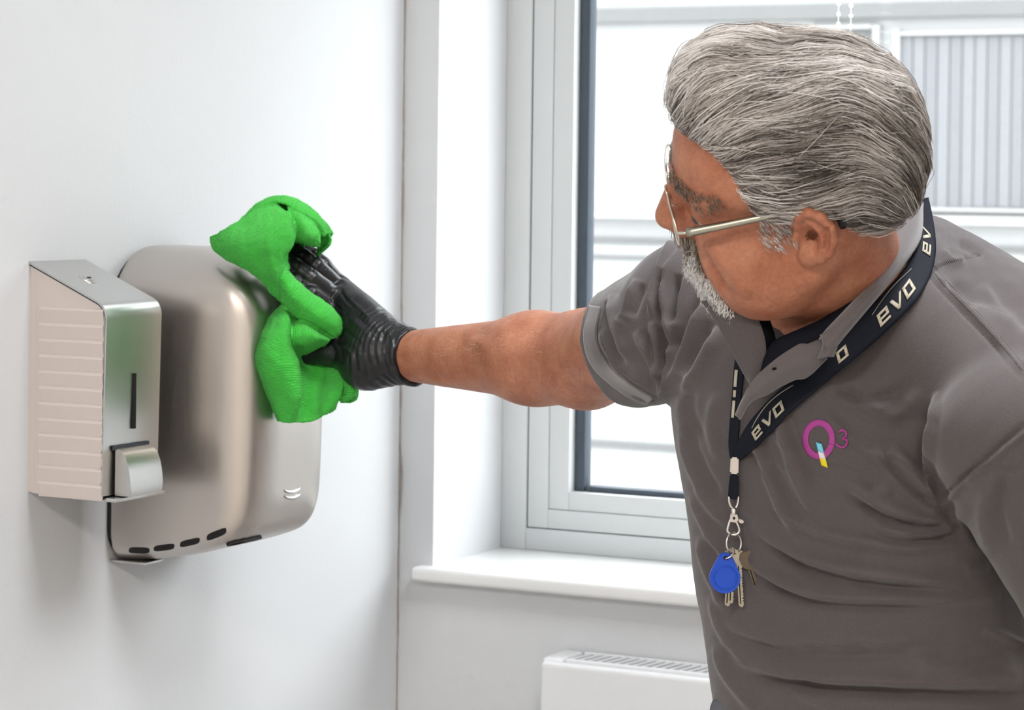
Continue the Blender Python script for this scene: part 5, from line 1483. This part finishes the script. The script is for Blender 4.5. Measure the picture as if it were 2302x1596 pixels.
CP.append((crows([   # E: lower left lobe
    [(566, 762, 3.005), (492, 832, 3.002), (432, 950, 3.000), (386, 1088, 2.998), (428, 1230, 3.000), (476, 1350, 3.003), (540, 1492, 3.006)],
    [(572, 775, 2.984), (520, 860, 2.970), (465, 965, 2.964), (432, 1095, 2.962), (470, 1235, 2.964), (512, 1352, 2.970), (552, 1500, 2.982)],
    [(582, 800, 2.974), (560, 890, 2.958), (530, 985, 2.952), (520, 1105, 2.950), (560, 1245, 2.953), (585, 1362, 2.960), (580, 1505, 2.976)],
    [(590, 830, 2.974), (590, 925, 2.960), (588, 1020, 2.955), (615, 1115, 2.952), (645, 1260, 2.954), (640, 1390, 2.962), (606, 1507, 2.976)],
    [(596, 850, 2.996), (604, 940, 2.992), (612, 1030, 2.990), (636, 1120, 2.985), (662, 1265, 2.982), (652, 1400, 2.985), (615, 1505, 2.990)]]), 26, 44, 40, 90))
CP.append((crows([   # F: shaded middle of the lower part
    [(606, 1050, 2.985), (636, 1180, 2.982), (655, 1290, 2.980), (642, 1400, 2.980), (600, 1506, 2.980)],
    [(690, 1050, 3.012), (705, 1190, 3.008), (715, 1310, 3.002), (700, 1420, 2.996), (680, 1512, 2.990)],
    [(790, 1070, 3.020), (800, 1200, 3.014), (806, 1300, 3.004), (790, 1400, 2.994), (765, 1500, 2.990)],
    [(860, 1110, 3.012), (880, 1200, 3.000), (885, 1290, 2.988), (855, 1370, 2.984), (825, 1460, 2.986)],
    [(905, 1140, 3.006), (942, 1200, 2.992), (950, 1290, 2.984), (915, 1365, 2.986), (865, 1430, 2.994)]]), 30, 34, 70, 60))
CP.append((crows([   # G: curled edge below the wrist
    [(905, 1170, 3.000), (930, 1240, 2.994), (935, 1310, 2.994), (915, 1365, 3.000)],
    [(945, 1185, 2.998), (970, 1240, 2.990), (978, 1305, 2.990), (950, 1362, 2.998)],
    [(980, 1205, 3.006), (1000, 1255, 2.998), (1012, 1300, 2.998), (990, 1350, 3.006)],
    [(995, 1225, 3.022), (1015, 1270, 3.016), (1022, 1310, 3.016), (1000, 1350, 3.020)]]), 16, 30, 30, 40))
CP.append((crows([   # H: last roll behind it
    [(960, 1230, 3.028), (1010, 1262, 3.020), (1040, 1280, 3.016), (1052, 1320, 3.014), (1035, 1368, 3.014), (985, 1388, 3.016), (925, 1378, 3.018)],
    [(950, 1270, 3.020), (1000, 1300, 3.012), (1020, 1320, 3.008), (1022, 1345, 3.006), (1005, 1366, 3.006), (975, 1372, 3.008), (925, 1368, 3.012)],
    [(940, 1300, 3.030), (975, 1320, 3.028), (985, 1332, 3.026), (985, 1345, 3.026), (975, 1352, 3.026), (955, 1355, 3.026), (925, 1352, 3.028)]]), 20, 30, 26, 50))
CP.append((crows([   # inner layer pressed against the steel, showing in the gaps
    [(430, 98, 3.030), (565, 98, 3.030), (705, 170, 3.040)],
    [(470, 130, 3.030), (600, 135, 3.040), (740, 220, 3.050)],
    [(530, 220, 3.020), (650, 240, 3.045), (780, 320, 3.055)],
    [(545, 330, 3.030), (620, 350, 3.050), (700, 380, 3.056)],
    [(540, 560, 3.015), (600, 600, 3.045), (680, 640, 3.060)],
    [(560, 740, 3.012), (660, 780, 3.035), (800, 820, 3.055)],
    [(560, 880, 3.012), (720, 900, 3.025), (930, 930, 3.040)],
    [(580, 1050, 3.012), (740, 1050, 3.030), (920, 1060, 3.035)],
    [(640, 1250, 3.015), (760, 1240, 3.030), (900, 1210, 3.030)]]), 40, 40, 60, 40))
Vs, Fs, UVs, kk = [], [], [], 0
for rows, ru, rv, nu, nv in CP:
    v_, f_2, uv = grid_patch(rows, nu, nv, 0.0036, noise=lambda G: (0.0022*vnoise(G.reshape(-1, 3), 110, 81)+0.0012*vnoise(G.reshape(-1, 3), 300, 82)).reshape(G.shape[:2]))
    Rw = np.array([crom(r, 12) for r in rows]); ln_ = np.linalg.norm(np.diff(Rw, axis=1), axis=2).sum(1).mean()
    Vs.append(v_); Fs += [tuple(i+kk for i in a) for a in f_2]; kk += len(v_)
    nd = int(ln_/0.00040); dv, _, duv = grid_patch(rows, 40, nd, 0)
    UVs.append((dv, duv[:, 1]*ln_/0.00165*6.283))
Vc = np.vstack(Vs); VD = np.vstack([x[0] for x in UVs]); RIB = np.concatenate([x[1] for x in UVs])
tmp = mesh_obj('cleaning_cloth_draft', Vc, Fs, m_cloth)
rm = tmp.modifiers.new('remesh', 'REMESH'); rm.mode = 'VOXEL'; rm.voxel_size = 0.0013
dg = bpy.context.evaluated_depsgraph_get(); ev = tmp.evaluated_get(dg)
me = bpy.data.meshes.new_from_object(ev)
n = len(me.vertices); co = np.empty(n*3, np.float32); me.vertices.foreach_get('co', co); co = co.reshape(-1, 3).astype(float)
bpy.data.objects.remove(tmp)
qf = np.empty(len(me.loops), np.int32); me.loops.foreach_get('vertex_index', qf); qf = qf.reshape(-1, 4)
bpy.data.meshes.remove(me)
co = laplace(co, qf, 3, 0.5)
from mathutils.kdtree import KDTree
kd = KDTree(len(VD))
for i, p_ in enumerate(VD): kd.insert(p_, i)
kd.balance()
rib = np.array([RIB[kd.find(p_)[1]] for p_ in co], np.float32)
nn_ = vnormals(co, qf)
co = co+nn_*(rng.normal(0, 0.00018, n))[:, None]
cloth = mesh_obj('cleaning_cloth', co, qf, m_cloth)
at = cloth.data.attributes.new('rib', 'FLOAT', 'POINT'); at.data.foreach_set('value', rib)
# terry pile: short loose fibres
NF = 11000
fi = rng.integers(0, n, NF); fd_ = nn_[fi]+rng.normal(0, 0.55, (NF, 3)); fd_ /= np.linalg.norm(fd_, axis=1)[:, None]
fs_ = np.stack([co[fi]-nn_[fi]*0.0003, co[fi]+fd_*0.0007, co[fi]+fd_*0.0013+rng.normal(0, 0.0003, (NF, 3))], 1)
tag(cloth, 'bright green microfibre cloth crumpled under the gloved hand', 'cloth')
m_pile = mat('green_pile', (0.14, 0.80, 0.14), 0.9, spec=0.1)
pile = strand_mesh('pile', fs_, np.full(NF, 0.00016), np.full(NF, 0.5), m_pile, man); pile['kind'] = 'stuff'
pile.parent = cloth; pile.matrix_parent_inverse = Matrix.Identity(4)
